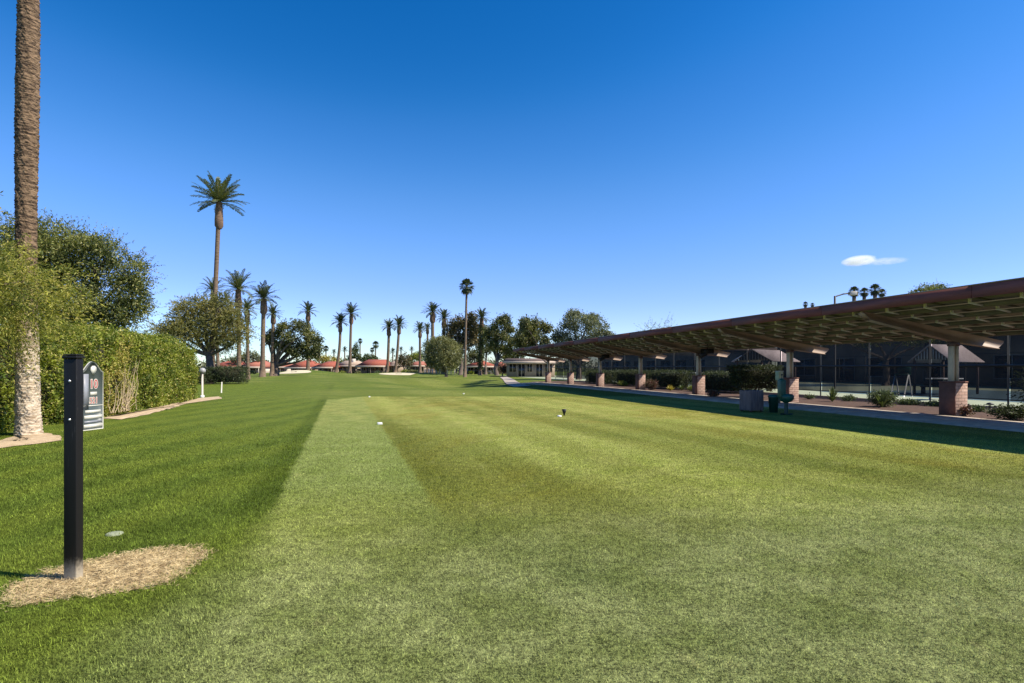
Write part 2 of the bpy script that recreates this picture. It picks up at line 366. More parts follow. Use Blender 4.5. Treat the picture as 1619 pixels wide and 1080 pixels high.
def branches(mb,base,targets,r0,rng,fork=.45,n=6,seg=5):
    base=np.array(base,float)
    for tg in targets:
        tg=np.array(tg,float); d=tg-base; pts=[]; rr=[]
        off=rng.normal(size=3)*np.linalg.norm(d)*.09
        for i in range(seg+1):
            s=i/seg; p=base+d*s; p[2]=base[2]+d[2]*(s**.8); p=p+off*math.sin(math.pi*s); pts.append(p); rr.append(r0*(1-.78*s))
        mb.tube(pts,rr,n)
        for q in range(2):
            i=rng.integers(2,seg); p=pts[i]; e=p+(d*.18+rng.normal(size=3)*np.linalg.norm(d)*.10)
            mb.tube([p,(p+e)/2+rng.normal(size=3)*.05,e],[rr[i]*.6,rr[i]*.4,rr[i]*.15],5)

def pinnate(mb,c,nf,L,rng,nl=26,ll=.45,w=.05,el=(85,-25),droop=1.3,seg=8,rw=.05):
    for i in range(nf):
        az=i*2.39996+rng.uniform(-.2,.2); u=(i+.5)/nf; e0=math.radians(el[0]+(el[1]-el[0])*u+rng.uniform(-6,6))
        LL=L*rng.uniform(.85,1.1); dr=droop*rng.uniform(.7,1.2)*(.6+.4*math.cos(e0))
        S=np.linspace(0,1,seg+1); E=e0-dr*S**1.4
        P=[np.array(c,float)]
        for k in range(seg):
            em=(E[k]+E[k+1])/2; P.append(P[-1]+LL/seg*np.array([math.cos(em)*math.cos(az),math.cos(em)*math.sin(az),math.sin(em)]))
        P=np.array(P)
        side=np.array([-math.sin(az),math.cos(az),0])
        # rachis strip
        wv=rw*(1-.8*S)[:,None]; V=np.concatenate([P-side*wv,P+side*wv]); q=[(k,k+1,seg+1+k+1,seg+1+k) for k in range(seg)]
        mb.add(V,q)
        s=np.linspace(.12,.99,nl); idx=s*seg; i0=np.minimum(idx.astype(int),seg-1); fr=(idx-i0)[:,None]
        Q=P[i0]*(1-fr)+P[i0+1]*fr; Tn=unit(P[i0+1]-P[i0]); Nn=np.cross(side,Tn)*-1
        Nn=np.where(Nn[:,2:3]<0,-Nn,Nn) if abs(e0)<1.2 else Nn
        for sg in (-1,1):
            dirn=unit(Tn*.75+side*sg*.95+Nn*rng.uniform(.1,.55)+rng.normal(size=Tn.shape)*.12)
            le=ll*np.sin(np.pi*(.12+.83*s))**.6*rng.uniform(.8,1.15,nl)
            end=Q+dirn*le[:,None]; end[:,2]-=.10*le
            ww=unit(np.cross(dirn,Nn))*w/2
            V=np.stack([Q-ww*.6,(Q+end)/2-ww,end,(Q+end)/2+ww],1).reshape(-1,3); mb.add(V,np.arange(nl*4).reshape(nl,4))
def fancrown(mb,c,nf,L,R,rng,nb=13,el=(85,-50)):
    for i in range(nf):
        az=i*2.39996; u=(i+.5)/nf; e0=math.radians(el[0]+(el[1]-el[0])*u+rng.uniform(-8,8))
        d=np.array([math.cos(e0)*math.cos(az),math.cos(e0)*math.sin(az),math.sin(e0)]); side=np.array([-math.sin(az),math.cos(az),0]); nn=np.cross(d,side)
        c0=np.array(c,float); h=c0+d*L; ps=side*.04
        mb.add([c0-ps,c0+ps,h+ps*.6,h-ps*.6],[(0,1,2,3)])
        for k in range(nb):
            a=(k/(nb-1)-.5)*math.radians(210); dd=d*math.cos(a)+side*math.sin(a); r=R*(.75+.25*math.cos(a))*rng.uniform(.85,1.1)
            m=h+dd*r*.6; e=h+dd*r; e[2]-=r*.28; w=np.cross(dd,nn)*r*.10
            mb.add([h,m-w,e,m+w],[(0,1,2,3)])

# ------------------------------------------------------------- ground
def axis(lo,hi,fine_lo,fine_hi,st,g=1.25):
    a=list(np.arange(fine_lo,fine_hi+1e-6,st)); s=st; x=a[-1]
    while x<hi: s*=g; x+=s; a.append(x)
    s=st; x=a[0]; pre=[]
    while x>lo: s*=g; x-=s; pre.append(x)
    return np.array(pre[::-1]+a)
def gridmesh(xs,ys,off=0,fn=None):
    X,Y=np.meshgrid(xs,ys); Z=tz(X,Y)+off
    if fn is not None: Z=Z+fn(X,Y)
    nx=len(xs); ny=len(ys); V=np.stack([X,Y,Z],-1).reshape(-1,3)
    i=np.arange(nx*ny).reshape(ny,nx); Fc=np.stack([i[:-1,:-1],i[:-1,1:],i[1:,1:],i[1:,:-1]],-1).reshape(-1,4)
    mb=MB(); mb.add(V,Fc); return mb
o=gridmesh(axis(-2500,2500,-70,30,1.0),axis(-60,4000,-6,150,1.0)).build('ground',M_LAWN,smooth=True); tag(o,kind='structure')

# mown turf blades in the foreground
def frustum_pts(n,y0,y1,rng,margin=1.06):
    y=np.sqrt(rng.random(n)*(y1*y1-y0*y0)+y0*y0); x=(rng.random(n)*2-1)*y*.92*margin
    return x,y
def make_grass():
    rng=np.random.default_rng(3); mb=MB()
    for (y0,y1,dens,w,h) in ((2.2,3.6,15000,.0030,.018),(3.6,5.5,9000,.0038,.020),(5.5,8.5,4200,.0055,.021),(8.5,15,1700,.0080,.020)):
        area=(y1*y1-y0*y0)*.92*1.06; n=int(area*dens); x,y=frustum_pts(n,y0,y1,rng)
        # clumping
        k=np.sin(x*31+np.sin(y*17)*2)*np.sin(y*29+np.sin(x*23)*2)
        keep=(rng.random(n)<(.72+.28*k))&(rng.random(n)<np.clip((15.5-y)/6.5,0,1)**1.3); x=x[keep]; y=y[keep]; n=len(x)
        # taller in the rough
        a=x+.304*y+.74; ro=np.where(a<0,1.45,1.0)
        hh=h*ro*rng.uniform(.6,1.3,n); az=rng.uniform(0,6.283,n); lean=rng.uniform(.15,1.0,n)
        B=np.stack([x,y,np.zeros(n)-.002],1); ws=np.stack([np.cos(az),np.sin(az),np.zeros(n)],1)*(w*rng.uniform(.7,1.3,n)*ro**.3)[:,None]*.5
        la=az+1.57+rng.uniform(-.6,.6,n); Tp=B+np.stack([np.cos(la)*lean*hh,np.sin(la)*lean*hh,hh],1)
        V=np.stack([B-ws,B+ws,Tp],1).reshape(-1,3); mb.add(V,np.arange(n*3).reshape(n,3))
    tag(mb.build('grass',M_BLADE),'closely mown green turf blades covering the foreground lawn','grass',kind='stuff')
make_grass()

def sheet(name,poly,off,m,step=1.0,label=None,cat=None,kind='structure',rag=0,seed=1,dome=0):
    """flat irregular sheet from an outline; fan of rings following the terrain"""
    rng=np.random.default_rng(seed); P=np.array(poly,float); c=P.mean(0); out=[]
    for i in range(len(P)):
        a=P[i]; b=P[(i+1)%len(P)]; k=max(1,int(np.linalg.norm(b-a)/step))
        for j in range(k): out.append(a+(b-a)*j/k+rng.normal(size=2)*rag)
    out=np.array(out); n=len(out); R=6; V=[]; 
    for r in range(1,R+1):
        q=c+(out-c)*r/R; z=tz(q[:,0],q[:,1])+off+dome*(1-(r/R)**2); V.append(np.column_stack([q,z]))
    V=np.concatenate(V); V=np.vstack([V,[c[0],c[1],tzf(*c)+off+dome]]); Fc=[]
    for r in range(R-1):
        for k in range(n): Fc.append((r*n+k,r*n+(k+1)%n,(r+1)*n+(k+1)%n,(r+1)*n+k))
    mb=MB(); mb.add(V,Fc); mb.f.append(np.array([(k,(k+1)%n,len(V)-1,len(V)-1) for k in range(n)]))
    o=mb.build(name,m); return tag(o,label,cat,None,kind)
def gp(x,y): D=F*CAMH/(y-HZ); return (px(x,D),D)

# straw patch round the post
sp_=[gp(*p) for p in [(4,948),(22,928),(55,913),(100,898),(165,884),(215,874),(262,868),(305,866),(322,874),(318,884),(300,893),(290,908),(262,922),(215,932),(160,940),(110,944),(60,953),(25,956)]]
sheet('straw_patch',sp_,.004,M_STRAW,.06,'patch of dead blond grass around the foot of the black sign post','dead grass','stuff',.012,3,.022)
def straw():
    rng=np.random.default_rng(9); P=np.array(sp_); c=P.mean(0); n=12000; i=rng.integers(0,len(P),n); f=rng.random(n); a=P[i]*(1-f[:,None])+P[(i+1)%len(P)]*f[:,None]
    r=rng.random(n)**.5*(1.0+np.abs(rng.normal(size=n))*.07); q=c+(a-c)*r[:,None]; mb=MB()
    az=rng.uniform(0,6.28,n); L=rng.uniform(.015,.06,n); T=np.stack([np.cos(az),np.sin(az),rng.uniform(-.05,.55,n)],1)
    q=q+rng.normal(size=q.shape)*.03*(r[:,None]>.8); C=np.column_stack([q,.006+.024*(1-r**2)+rng.random(n)*.008]); leafquads(mb,C+T*L[:,None]*.4,unit(T),L,.0035,rng)
    tag(mb.build('dry_straw',M_STRAW),'loose dry grass blades lying on the bare patch by the sign post','straw',kind='stuff')
straw()
ring=[gp(*p) for p in [(-60,712),(0,697),(30,688),(62,684),(100,690),(95,697),(60,702),(20,706),(-30,714)]]
sheet('bare_soil',ring,.012,M_SANDY,.2,kind='structure',rag=.03,dome=.03)
strip=[gp(*p) for p in [(160,662),(200,654),(235,647),(262,641),(320,629),(345,627),(352,630),(310,634),(262,648),(235,655),(190,664)]]
sheet('bare_soil',strip,.012,M_SANDY,.25,kind='structure',rag=.05,dome=.01,seed=4)
# bunkers on the far mounds
for cx,cy,rx,ry,sd,lab in ((px(465,112),112,2.9,5,2,'pale sand bunker left of the fairway in front of the red roofed houses'),(px(630,116),116,3.6,4.0,5,'long pale sand bunker near the middle of the far fairway')):
    poly=[(cx+rx*math.cos(a)*(1+.15*math.sin(3*a+sd)),cy+ry*math.sin(a)*(1+.12*math.cos(2*a))) for a in np.linspace(0,2*math.pi,28,endpoint=False)]
    tag(sheet('sand_bunker',poly,.05,M_SAND,1,kind='structure'),kind='structure')

# ------------------------------------------------------------- carport frame (local axes: x along the row, y towards the lawn)
OX,OY=18.0,0.0; RZ=math.atan2(.972,-.2347)
U=np.array([math.cos(RZ),math.sin(RZ)]); W_=np.array([-math.sin(RZ),math.cos(RZ)])
def uv(u,v): p=np.array([OX,OY])+U*u+W_*v; return float(p[0]),float(p[1])
def strip_uv(name,u0,u1,v0,v1,off,m,du=1.0,nv=6,kind='structure',vf=None):
    us=np.arange(u0,u1+du,du); vs=np.linspace(0,1,nv); V=[]
    for u in us:
        a,b=(v0,v1) if vf is None else vf(u)
        for s in vs:
            x,y=uv(u,a+(b-a)*s); V.append((x,y,tzf(x,y)+off))
    n=nv; Fc=[(i*n+k,(i+1)*n+k,(i+1)*n+k+1,i*n+k+1) for i in range(len(us)-1) for k in range(n-1)]
    mb=MB(); mb.add(V,Fc); return tag(mb.build(name,m),kind=kind)
strip_uv('court_surface',-12,110,-60,-5.2,.010,M_COURT,2,12)
strip_uv('court_surface',4,34,-22,-9.5,.016,M_COURT2,2,6)
strip_uv('court_surface',42,72,-22,-9.5,.016,M_COURT2,2,6)
strip_uv('planting_bed',-12,66,-5.7,.55,.022,M_MULCH,1,8)
# path with joints: individual thin slabs merged as one path surface with real thickness
def path():
    mb=MB(); u=-12
    while u<62:
        vs=(.50,2.85)
        ps=[uv(u+.006,vs[0]),uv(u+1.494,vs[0]),uv(u+1.494,vs[1]),uv(u+.006,vs[1])]
        V=[(p[0],p[1],tzf(*p)+h) for h in (-.05,.045) for p in ps]
        mb.add(V,[(4,5,6,7),(0,1,5,4),(1,2,6,5),(2,3,7,6),(3,0,4,7)]); u+=1.5
    o=mb.build('path',M_CONC); tag(o,kind='structure')
    cr=[gp(*p) for p in [(790,597),(802,596.5),(840,610),(812,611)]]
    q=[(cr[0][0]+(cr[3][0]-cr[0][0])*s,cr[0][1]+(cr[3][1]-cr[0][1])*s) for s in np.linspace(0,1,20)]
    r=[(cr[1][0]+(cr[2][0]-cr[1][0])*s,cr[1][1]+(cr[2][1]-cr[1][1])*s) for s in np.linspace(0,1,20)]
    V=[]
    for a,b in zip(q,r):
        for s in np.linspace(0,1,5):
            x=a[0]+(b[0]-a[0])*s; y=a[1]+(b[1]-a[1])*s; V.append((x,y,tzf(x,y)+.06))
    mb=MB(); mb.add(V,[(i*5+k,i*5+k+1,(i+1)*5+k+1,(i+1)*5+k) for i in range(19) for k in range(4)])
    tag(mb.build('path',M_CONC),kind='structure')
path()

VE,VB=3.60,-1.37
def rz(v): return 2.65+(v+1.95)*.15
def carport():
    T=thing('carport','long open carport with maroon fascia on tan columns and brick pedestals','carport',(OX,OY,0),RZ)
    u0,u1=-4,61.2; s=.15; mb=MB()
    # roof sheet (slab), sloping
    def slab(mb,ua,ub,va,vb,dz0,dz1):
        V=[(u,v,rz(v)+d) for d in (dz0,dz1) for v in (va,vb) for u in (ua,ub)]
        mb.add(V,[(0,2,3,1),(4,5,7,6),(0,1,5,4),(2,6,7,3),(0,4,6,2),(1,3,7,5)])
    slab(mb,u0,u1,VB,VE-.02,-.05,0); mb.build('roof_deck',M_DECK,T)
    mb=MB(); slab(mb,u0-.02,u1+.02,VB-.02,VE+.04,.003,.02); mb.build('roof_sheet',M_ROOFTOP,T)
    mb=MB(); u=u0+.4
    while u<u1: slab(mb,u,u+.05,VB+.05,VE-.08,-.10,-.052); u+=1.17
    mb.build('deck_ribs',M_PURLIN,T)
    u=u0; k=0
    while u<u1-.1:
        e=min(u+4.66,u1); j=.004*((k*7)%3-1); mb=MB(); mb.box(u+.006,e-.006,VE-.018+j,VE+.02+j,rz(VE)-.295,rz(VE)-.001+.0*k); mb.build('fascia',M_FASCIA,T); u=e; k+=1
    mb=MB(); mb.box(u0,u1,VB-.03,VB,rz(VB)-.18,rz(VB)-.0); mb.build('fascia',M_FASCIA,T)
    cols=[-3.4,3.7,10.8,17.9,25.0,32.1,39.2,46.3,53.4,60.4]
    for v in np.arange(VB+.2,VE-.3,.92):
        mb=MB(); slab(mb,u0+.02,u1-.02,v,v+.07,-.275,-.138); p=mb.build('purlin',M_PURLIN,T)
        mb=MB(); u=u0+.4
        far=MB(); k=0
        while u<u1-.2:
            b=MB() if k<18 else far
            slab(b,u,u+.055,v+.071,v+.52,-.262,-.222); slab(b,u,u+.055,v+.46,v+.52,-.221,-.10)
            if k<18: b.build('batten',M_RIB,p)
            u+=1.17; k+=1
        tag(far.build('batten',M_RIB,p),kind='stuff')
    for i,u in enumerate(cols):
        # tapering I-beam across
        mb=MB(); vs=[VB+.12,0,VE-.12]; 
        def prof(v,va,vb): 
            return 0
        tops=lambda v: rz(v)-.278
        bot=lambda v: tops(v)-(.34-.14*abs(v)/3.6)
        BB=-2.05
        pts=[(BB+.30,bot(BB+.3)),(0,bot(0)),(VE-.35,bot(VE-.35)),(VE-.10,tops(VE-.1)-.05),(VE-.10,tops(VE-.1)),(BB+.06,tops(BB+.06)),(BB+.06,tops(BB+.06)-.05)]
        for ww,mm in ((.05,None),):
            V=[(u+d,v,z) for d in (-ww,ww) for v,z in pts]; n=len(pts)
            mb.add(V,[(k,(k+1)%n,n+(k+1)%n,n+k) for k in range(n)])
            mb.f.append(np.array([(0,k,k+1,k+1) for k in range(1,n-1)])+mb.n-2*n); mb.f.append(np.array([(n,n+k+1,n+k,n+k) for k in range(1,n-1)])+mb.n-2*n)
        # bottom flange
        for (a,b) in ((0,1),(1,2),(2,3)):
            (va,za),(vb,zb)=pts[a],pts[b]
            V=[(u+d,v,z+e) for e in (-.02,-.002) for v,z in ((va,za),(vb,zb)) for d in (-.10,.10)]
            mb.add(V,[(0,2,3,1),(4,5,7,6),(0,1,5,4),(2,6,7,3),(0,4,6,2),(1,3,7,5)])
        mb.build('beam',M_BEAM,T)
        ctop=bot(0)-.02
        mb=MB(); mb.box(u-.095,u+.095,.075,.10,1.09,ctop-.12); mb.box(u-.095,u+.095,-.10,-.075,1.09,ctop-.12); mb.box(u-.012,u+.012,-.075,.075,1.09,ctop-.12)
        c=mb.build('column',M_COLT,T)
        mb=MB(); mb.box(u-.11,u+.11,-.12,.12,ctop-.12,ctop-.002); mb.build('bracket',M_COLB,c)
        mb=MB(); mb.box(u-.25,u+.25,-.24,.235,-.05,1.05); p=mb.build('pedestal',M_BRICK,T); bevel(p,.008)
        mb=MB(); mb.box(u-.252,u+.252,.238,.262,-.05,1.05); mb.build('stucco_panel',M_STUCCO,p)
        mb=MB(); mb.box(u-.262,u+.262,-.252,.275,1.052,1.088); mb.build('coping',M_STUCCO,p)
    # lights hung under two beams
    for u in (32.1,46.3):
        mb=MB(); z=2.62; mb.box(u-.7,u-.2,-.5,.0,z-.32,z-.06); mb.tube([(u-.45,-.25,z-.06),(u-.45,-.25,z+.2)],.03,8)
        mb.tube([(u-.6,-.1,z-.34),(u-.6,.25,z-.45)],[.08,.14],10); mb.build('floodlight',M_BLACK,T)
    return T
carport()

def fence(name,label,v,u0,u1,h,screen=True,first=0,zmid=1.6,post=3.05,M=M_STEEL,MP=None):
    MP=MP or M_POST
    T=thing(name,label,'fence',(OX,OY,0),RZ)
    us=np.arange(u0+first,u1,post)
    for u in us:
        mb=MB(); mb.tube([(u,v,-.1),(u,v,h+.04)],.032,8); mb.build('post',MP,T)
    for z,r in ((h,.022),(zmid,.045 if screen else .02),(.30,.02)):
        mb=MB(); mb.tube([(u0,v+.055,z),(u1,v+.055,z)],r,6); mb.build('rail',M,T)
    if screen:
        for a,b in zip(us[:-1],us[1:]):
            mb=MB(); nx=8; nz=5; V=[]
            for k in range(nz):
                for i in range(nx):
                    s=i/(nx-1); zz=.25+(h-.34)*k/(nz-1)-(.05*math.sin(math.pi*s) if k==nz-1 else 0)
                    V.append((a+.04+(b-a-.08)*s,v-.05+.02*math.sin(s*9+k*2),zz))
            mb.add(V,[(k*nx+i,k*nx+i+1,(k+1)*nx+i+1,(k+1)*nx+i) for k in range(nz-1) for i in range(nx-1)])
            mb.build('windscreen',M_SCREEN,T)
    return T
fence('tennis_fence','tall tennis court fence with black windscreens beyond the planting bed',-5.64,4,78,3.05,True,first=1.0)
fence('tennis_fence','low dark mesh fence at the back of the tennis court by the clubhouse',-27,4,82,2.6,False,first=.5)
# court nets
for u in (19,57):
    T=thing('tennis_net','dark tennis net on the nearer court seen through the windscreen' if u==19 else 'dark tennis net on the farther court toward the houses','net',(OX,OY,0),RZ)
    for v in (-22,-9.5):
        mb=MB(); mb.tube([(u,v,0),(u,v,1.07)],.045,8); mb.build('post',M_STEEL,T)
    mb=MB(); mb.box(u-.01,u+.01,-21.95,-9.55,.08,.95); mb.build('mesh',M_SCREEN,T)
    mb=MB(); mb.box(u-.02,u+.02,-21.95,-9.55,.955,1.02); mb.build('tape',M_WHITE,T)
# clubhouse buildings behind the courts
def club(name,label,u0,u1,v,depth,h,wall,roof,win,ov=.9):
    T=thing(name,label,'building',(OX,OY,0),RZ)
    mb=MB(); mb.box(u0,u1,v-depth,v,-.1,h); mb.build('wall',wall,T)
    mb=MB(); r=h+1.3; V=[(u0-ov,v+ov,h),(u1+ov,v+ov,h),(u1+ov,v-depth-ov,h),(u0-ov,v-depth-ov,h),(u0+3,v-depth/2,r),(u1-3,v-depth/2,r)]
    V=[(a,b,c+.003) for a,b,c in V]+[(a,b,c-.25) for a,b,c in V[:4]]
    mb.add(V,[(0,1,5,4),(2,3,4,5),(1,2,5,5),(3,0,4,4),(6,7,1,0),(7,8,2,1),(8,9,3,2),(9,6,0,3)]); mb.build('roof',roof,T)
    for (a,b,z0,z1) in win:
        mb=MB(); mb.box(a,b,v+.01,v+.03,z0,z1); f=mb.build('window',M_GLASS,T)
        mb=MB()
        for x in (a-.05,b-.01,(a+b)/2-.03): mb.box(x,x+.06,v+.005,v+.07,z0-.05,z1+.05)
        for z in (z0-.06,z1): mb.box(a-.045,b+.045,v+.005,v+.06,z,z+.06)
        mb.build('frame',M_GALV,f)
    return T
club('clubhouse','long dark low clubhouse building behind the tennis court at the right',-22,64,-31,10,4.6,M_DARKW,M_DROOF,[(20+i*5.4,22.6+i*5.4+(i%3)*.6,.2+.5*(i%2),2.5) for i in range(8)])
club('clubhouse','beige panelled clubhouse wing with pale window posts beyond the far columns',67,104,-23.5,9,4.0,M_GREYW,M_DROOF,[(68+i*4.4,70.8+i*4.4,.6,2.6) for i in range(8)])
# shelters with striped gable
def shelter(D,xa,ya,wpx,lpx,yeave,label,rot):
    """gabled shelter: striped gable end faces the camera, ridge runs back to the right"""
    X=px(xa,D); k=D/F; h=wpx*k/2; L=lpx*k; za=pz(ya,D); ze=pz(yeave,D)
    T=thing('shade_shelter',label,'shelter',(X,D,0),rot)
    mb=MB(); o=.12; sl=(za-ze)/h
    for sg in (-1,1):
        V=[(0,-o,za),(0,L+o,za),(sg*(h+.15),L+o,ze-.15*sl),(sg*(h+.15),-o,ze-.15*sl)]; V=V+[(a,b,c-.05) for a,b,c in V]
        mb.add(V,[(0,1,2,3),(7,6,5,4),(0,3,7,4),(1,5,6,2),(2,6,7,3)])
    mb.build('roof',M_PINKT,T)
    mb=MB(); mb.add([(-h,.02,ze),(h,.02,ze),(0,.02,za-.06),(-h,L-.02,ze),(h,L-.02,ze),(0,L-.02,za-.06)],[(0,1,2,2),(3,4,5,5)]); mb.build('gable_panel',M_DARKW,T)
    mb=MB(); n=13
    for i in range(n):
        x=-h+(i+.5)*2*h/n; zt=ze+(za-ze)*(1-abs(x)/h)-.09; mb.box(x-.028,x+.028,-.03,-.005,ze-.05,max(zt,ze))
    mb.build('gable_slats',M_RIB,T)
    for sx in (-1,1):
        for y in (.1,L-.1):
            mb=MB(); mb.box(sx*(h-.1)-.05,sx*(h-.1)+.05,y-.05,y+.05,-.05,ze); mb.build('post',M_COLB,T)
    mb=MB(); mb.box(-h*.7,h*.7,.3,.7,.42,.47); mb.box(-h*.7,h*.7,.7,.75,.5,.85); mb.box(-h*.65,-h*.6,.3,.7,0,.42); mb.box(h*.6,h*.65,.3,.7,0,.42); mb.build('bench',M_STEEL,T)
shelter(31,1471,544,54,95,568,'small pink roofed court shelter with striped gable left of the nearest carport column',math.radians(-62))
shelter(36,1190,552,60,90,569,'small pink roofed court shelter with striped gable above the clipped topiary bush',math.radians(-50))
# patio table and umpire ladder on court
T=thing('patio_table','white table on the tennis court left of the nearest brick pedestal','table',(px(1493,26),26,0),.4)
mb=MB(); mb.box(-.75,.75,-.4,.4,.98,1.03); bevel(mb.build('tabletop',M_WHITE,T),.01)
for sx in (-.6,.6):
    for sy in (-.3,.3):
        mb=MB(); mb.tube([(sx,sy,0),(sx*.95,sy*.95,.98)],.025,8); mb.build('leg',M_WHITE,T)
T=thing('umpire_chair','white slanted umpire ladder chair standing on the court behind the windscreen','umpire chair',(px(1425,29),29,0),.6)
mb=MB()
for sy in (-.3,.3): mb.tube([(-.5,sy,0),(.05,sy,1.15)],.03,6); mb.tube([(.5,sy,0),(.1,sy,1.15)],.03,6)
mb.build('frame',M_WHITE,T); mb=MB(); mb.box(-.1,.35,-.3,.3,1.15,1.2); mb.box(.33,.38,-.3,.3,1.2,1.65); mb.build('seat',M_GREEN,T)

# court floodlight pole behind carport
T=thing('court_light_pole','steel court light pole with a long arm and pale lamp box above the carport roof','light pole',(px(1320,40),40,0),0)
D=40; zt=pz(468,D); xa=px(1322,D); mb=MB(); x0=0
mb.tube([(0,0,0),(0,0,zt)],.07,10); mb.build('pole',M_STEEL,T)
mb=MB(); mb.tube([(0,0,zt-.05),(.6,0,zt+.14),(1.1,0,zt+.2)],.05,8); mb.build('arm',M_STEEL,T)
mb=MB(); mb.box(1.05,1.5,-.2,.2,zt+.06,zt+.32); bevel(mb.build('lamp_box',M_HWALL2,T),.02)

# ------------------------------------------------------------- sign post
def signpost():
    bx,by=-3.075,3.87; ang=math.radians(-4)
    T=thing('tee_sign_post','black square metal sign post with narrow arched hole sign standing in straw','sign post',(bx,by,0),ang)
    mb=MB(); mb.box(-.048,.048,0,.062,-.05,1.565); p=mb.build('post',M_BLACKPOST,T); bevel(p,.007,3)
    mb=MB(); mb.box(-.054,.054,-.006,.068,1.566,1.585); c=mb.build('cap',M_BLACKPOST,T); bevel(c,.004)
    mb=MB(); mb.box(-.050,.050,-.002,.064,1.586,1.597); bevel(mb.build('cap_top',M_BLACKPOST,c),.004)
    for z in (pz(602.5,3.87),pz(663.5,3.87)):
        mb=MB(); mb.lathe([(0,-.008),(.006,-.007),(.0085,-.003),(.0085,.002)],14)
        V=mb.v[0].copy(); mb.v[0]=np.column_stack([V[:,0]-.0,V[:,2],V[:,1]+z]).astype(np.float32); mb.build('bolt',M_BOLT,T,True)
    # board, plane local: s along depth, z up. thickness in x
    zb=pz(680,4.0); zs=pz(588,4.0); zt=pz(571.5,4.0)
    B=bpy.data.objects.new('sign_board',None)
    pts=[]; Wd=.175; n=14
    out=[(0,zb),(Wd,zb),(Wd,zs)]
    for i in range(1,n):
        a=i/n; s=Wd*(1-a); h=.5-.5*math.cos(2*math.pi*a); out.append((s,zs+(zt-zs)*h**.8))
    out.append((0,zs))
    def plate(grow,x0,x1,name,m,par,clip=None):
        c=(Wd/2,(zb+zt)/2); P=[(c[0]+(s-c[0])*(1-grow/(Wd/2)),c[1]+(z-c[1])*(1-grow/((zt-zb)/2))) for s,z in out]
        n=len(P); mb=MB(); V=[(x,s,z) for x in (x0,x1) for s,z in P]+[(x0,c[0],c[1]),(x1,c[0],c[1])]
        mb.add(V,[(k,(k+1)%n,n+(k+1)%n,n+k) for k in range(n)]); mb.f.append(np.array([(k,(k+1)%n,2*n,2*n) for k in range(n)]+[(n+(k+1)%n,n+k,2*n+1,2*n+1) for k in range(n)]))
        return mb.build(name,m,par)
    brd=plate(0,-.008,.008,'sign_board',M_SIGNED,T); brd.location=(.026,.0645,0); brd.rotation_euler=(0,0,math.radians(-8.5+4+1))
    plate(.008,.0082,.0100,'sign_face',M_SIGNGR,brd)
    def rect(s0,s1,z0,z1,m,name,x=.0102): mb=MB(); mb.box(x,x+.0012,s0*.745,s1*.745,z0,z1); return mb.build(name,m,brd)
    rect(.012,.066,zb+.15,zs-.015,M_SIGNGY,'grey_panel')
    H=zt-zb
    z=lambda f: zb+H*f
    # emblem
    mb=MB(); em=[(0,-.035),(.012,-.018),(.023,.003),(.022,.022),(.010,.035),(-.010,.035),(-.022,.022),(-.023,.003),(-.012,-.018)]
    cs,cz=.090,z(.865); V=[(x,cs+a*1.05,cz+b*1.0) for x in (.0102,.0118) for a,b in em]; k=len(em)
    mb.add(V,[(i,(i+1)%k,k+(i+1)%k,k+i) for i in range(k)]); mb.f.append(np.array([(k,k+i,k+i+1,k+i+1) for i in range(1,k-1)])); mb.build('emblem',M_SIGNED,brd)
    def text(s,size,cs,cz,m,x=.0105,ext=.0006,name='lettering',off=0):
        cu=bpy.data.curves.new(name,'FONT'); cu.body=s; cu.size=size; cu.align_x='CENTER'; cu.align_y='CENTER'; cu.extrude=ext; cu.offset=off
        o=bpy.data.objects.new(name,cu); me=bpy.data.meshes.new_from_object(o); bpy.data.objects.remove(o)
        me.materials.append(m); o=bpy.data.objects.new(name,me); COL.objects.link(o); o.parent=brd
        o.matrix_local=Matrix(((0,0,1,x),(.78,0,0,cs*.745),(0,1,0,cz),(0,0,0,1))); return o
    text('10',.088,.122,z(.665),M_SIGNED,.0106,.0005,off=.006); text('10',.088,.122,z(.665),M_RED,.0117,.0005,off=.001)
    rect(.085,.158,z(.50),z(.555),M_SIGNED,'pale_bar')
    text('521',.062,.122,z(.425),M_SIGNED,.0106,.0005,off=.004); text('521',.062,.122,z(.425),M_RED,.0117,.0005)
    rect(.012,.223,z(.345),z(.362),M_SIGNED,'divider')
    for f0,f1,a,b in ((.245,.29,.03,.20),(.16,.215,.02,.215),(.03,.085,.015,.22)): rect(a,b,z(f0),z(f1),M_SIGNED,'name_strip')
    rect(.02,.215,z(.105),z(.135),M_SIGNGY,'grey_strip')
signpost()
# ------------------------------------------------------------- small golf things
def disc(name,label,cat,x,y,r,h,m,seg=16,group=None):
    X,Y=gp(x,y); mb=MB(); mb.lathe([(0,h),(r*.8,h),(r,h*.6),(r,-.01)],seg); o=mb.build(name,m,None,True); o.location=(X,Y,tzf(X,Y)); tag(o,label,cat,group); return o
X,Y=gp(600.5,671); mb=MB(); mb.box(-.065,.065,-.05,.05,-.01,.05); o=mb.build('tee_marker',M_WHITE); bevel(o,.012); o.location=(X,Y,0); o.rotation_euler=(0,0,.3); tag(o,'white tee marker block on the lawn beside the pale mown strip','tee marker')
disc('tee_marker','tiny white tee marker at the far left corner of the tee','tee marker',584,628,.045,.05,M_WHITE)
disc('tee_marker','tiny white tee marker at the far end of the tee below the tall fan palm','tee marker',733,623,.045,.045,M_WHITE)
o=disc('valve_cover','flat pale green irrigation cover in the rough behind the straw patch','valve cover',181,845,.07,.016,M_COURT)
X,Y=gp(892,657); T=thing('club_cleaner','small black cone on a short stake standing on the tee lawn','tee marker',(X,Y,0))
mb=MB(); mb.lathe([(0,.20),(.075,.20),(.05,.10),(.03,.06),(.02,0)],14); mb.build('cone',M_BLACK,T,True)
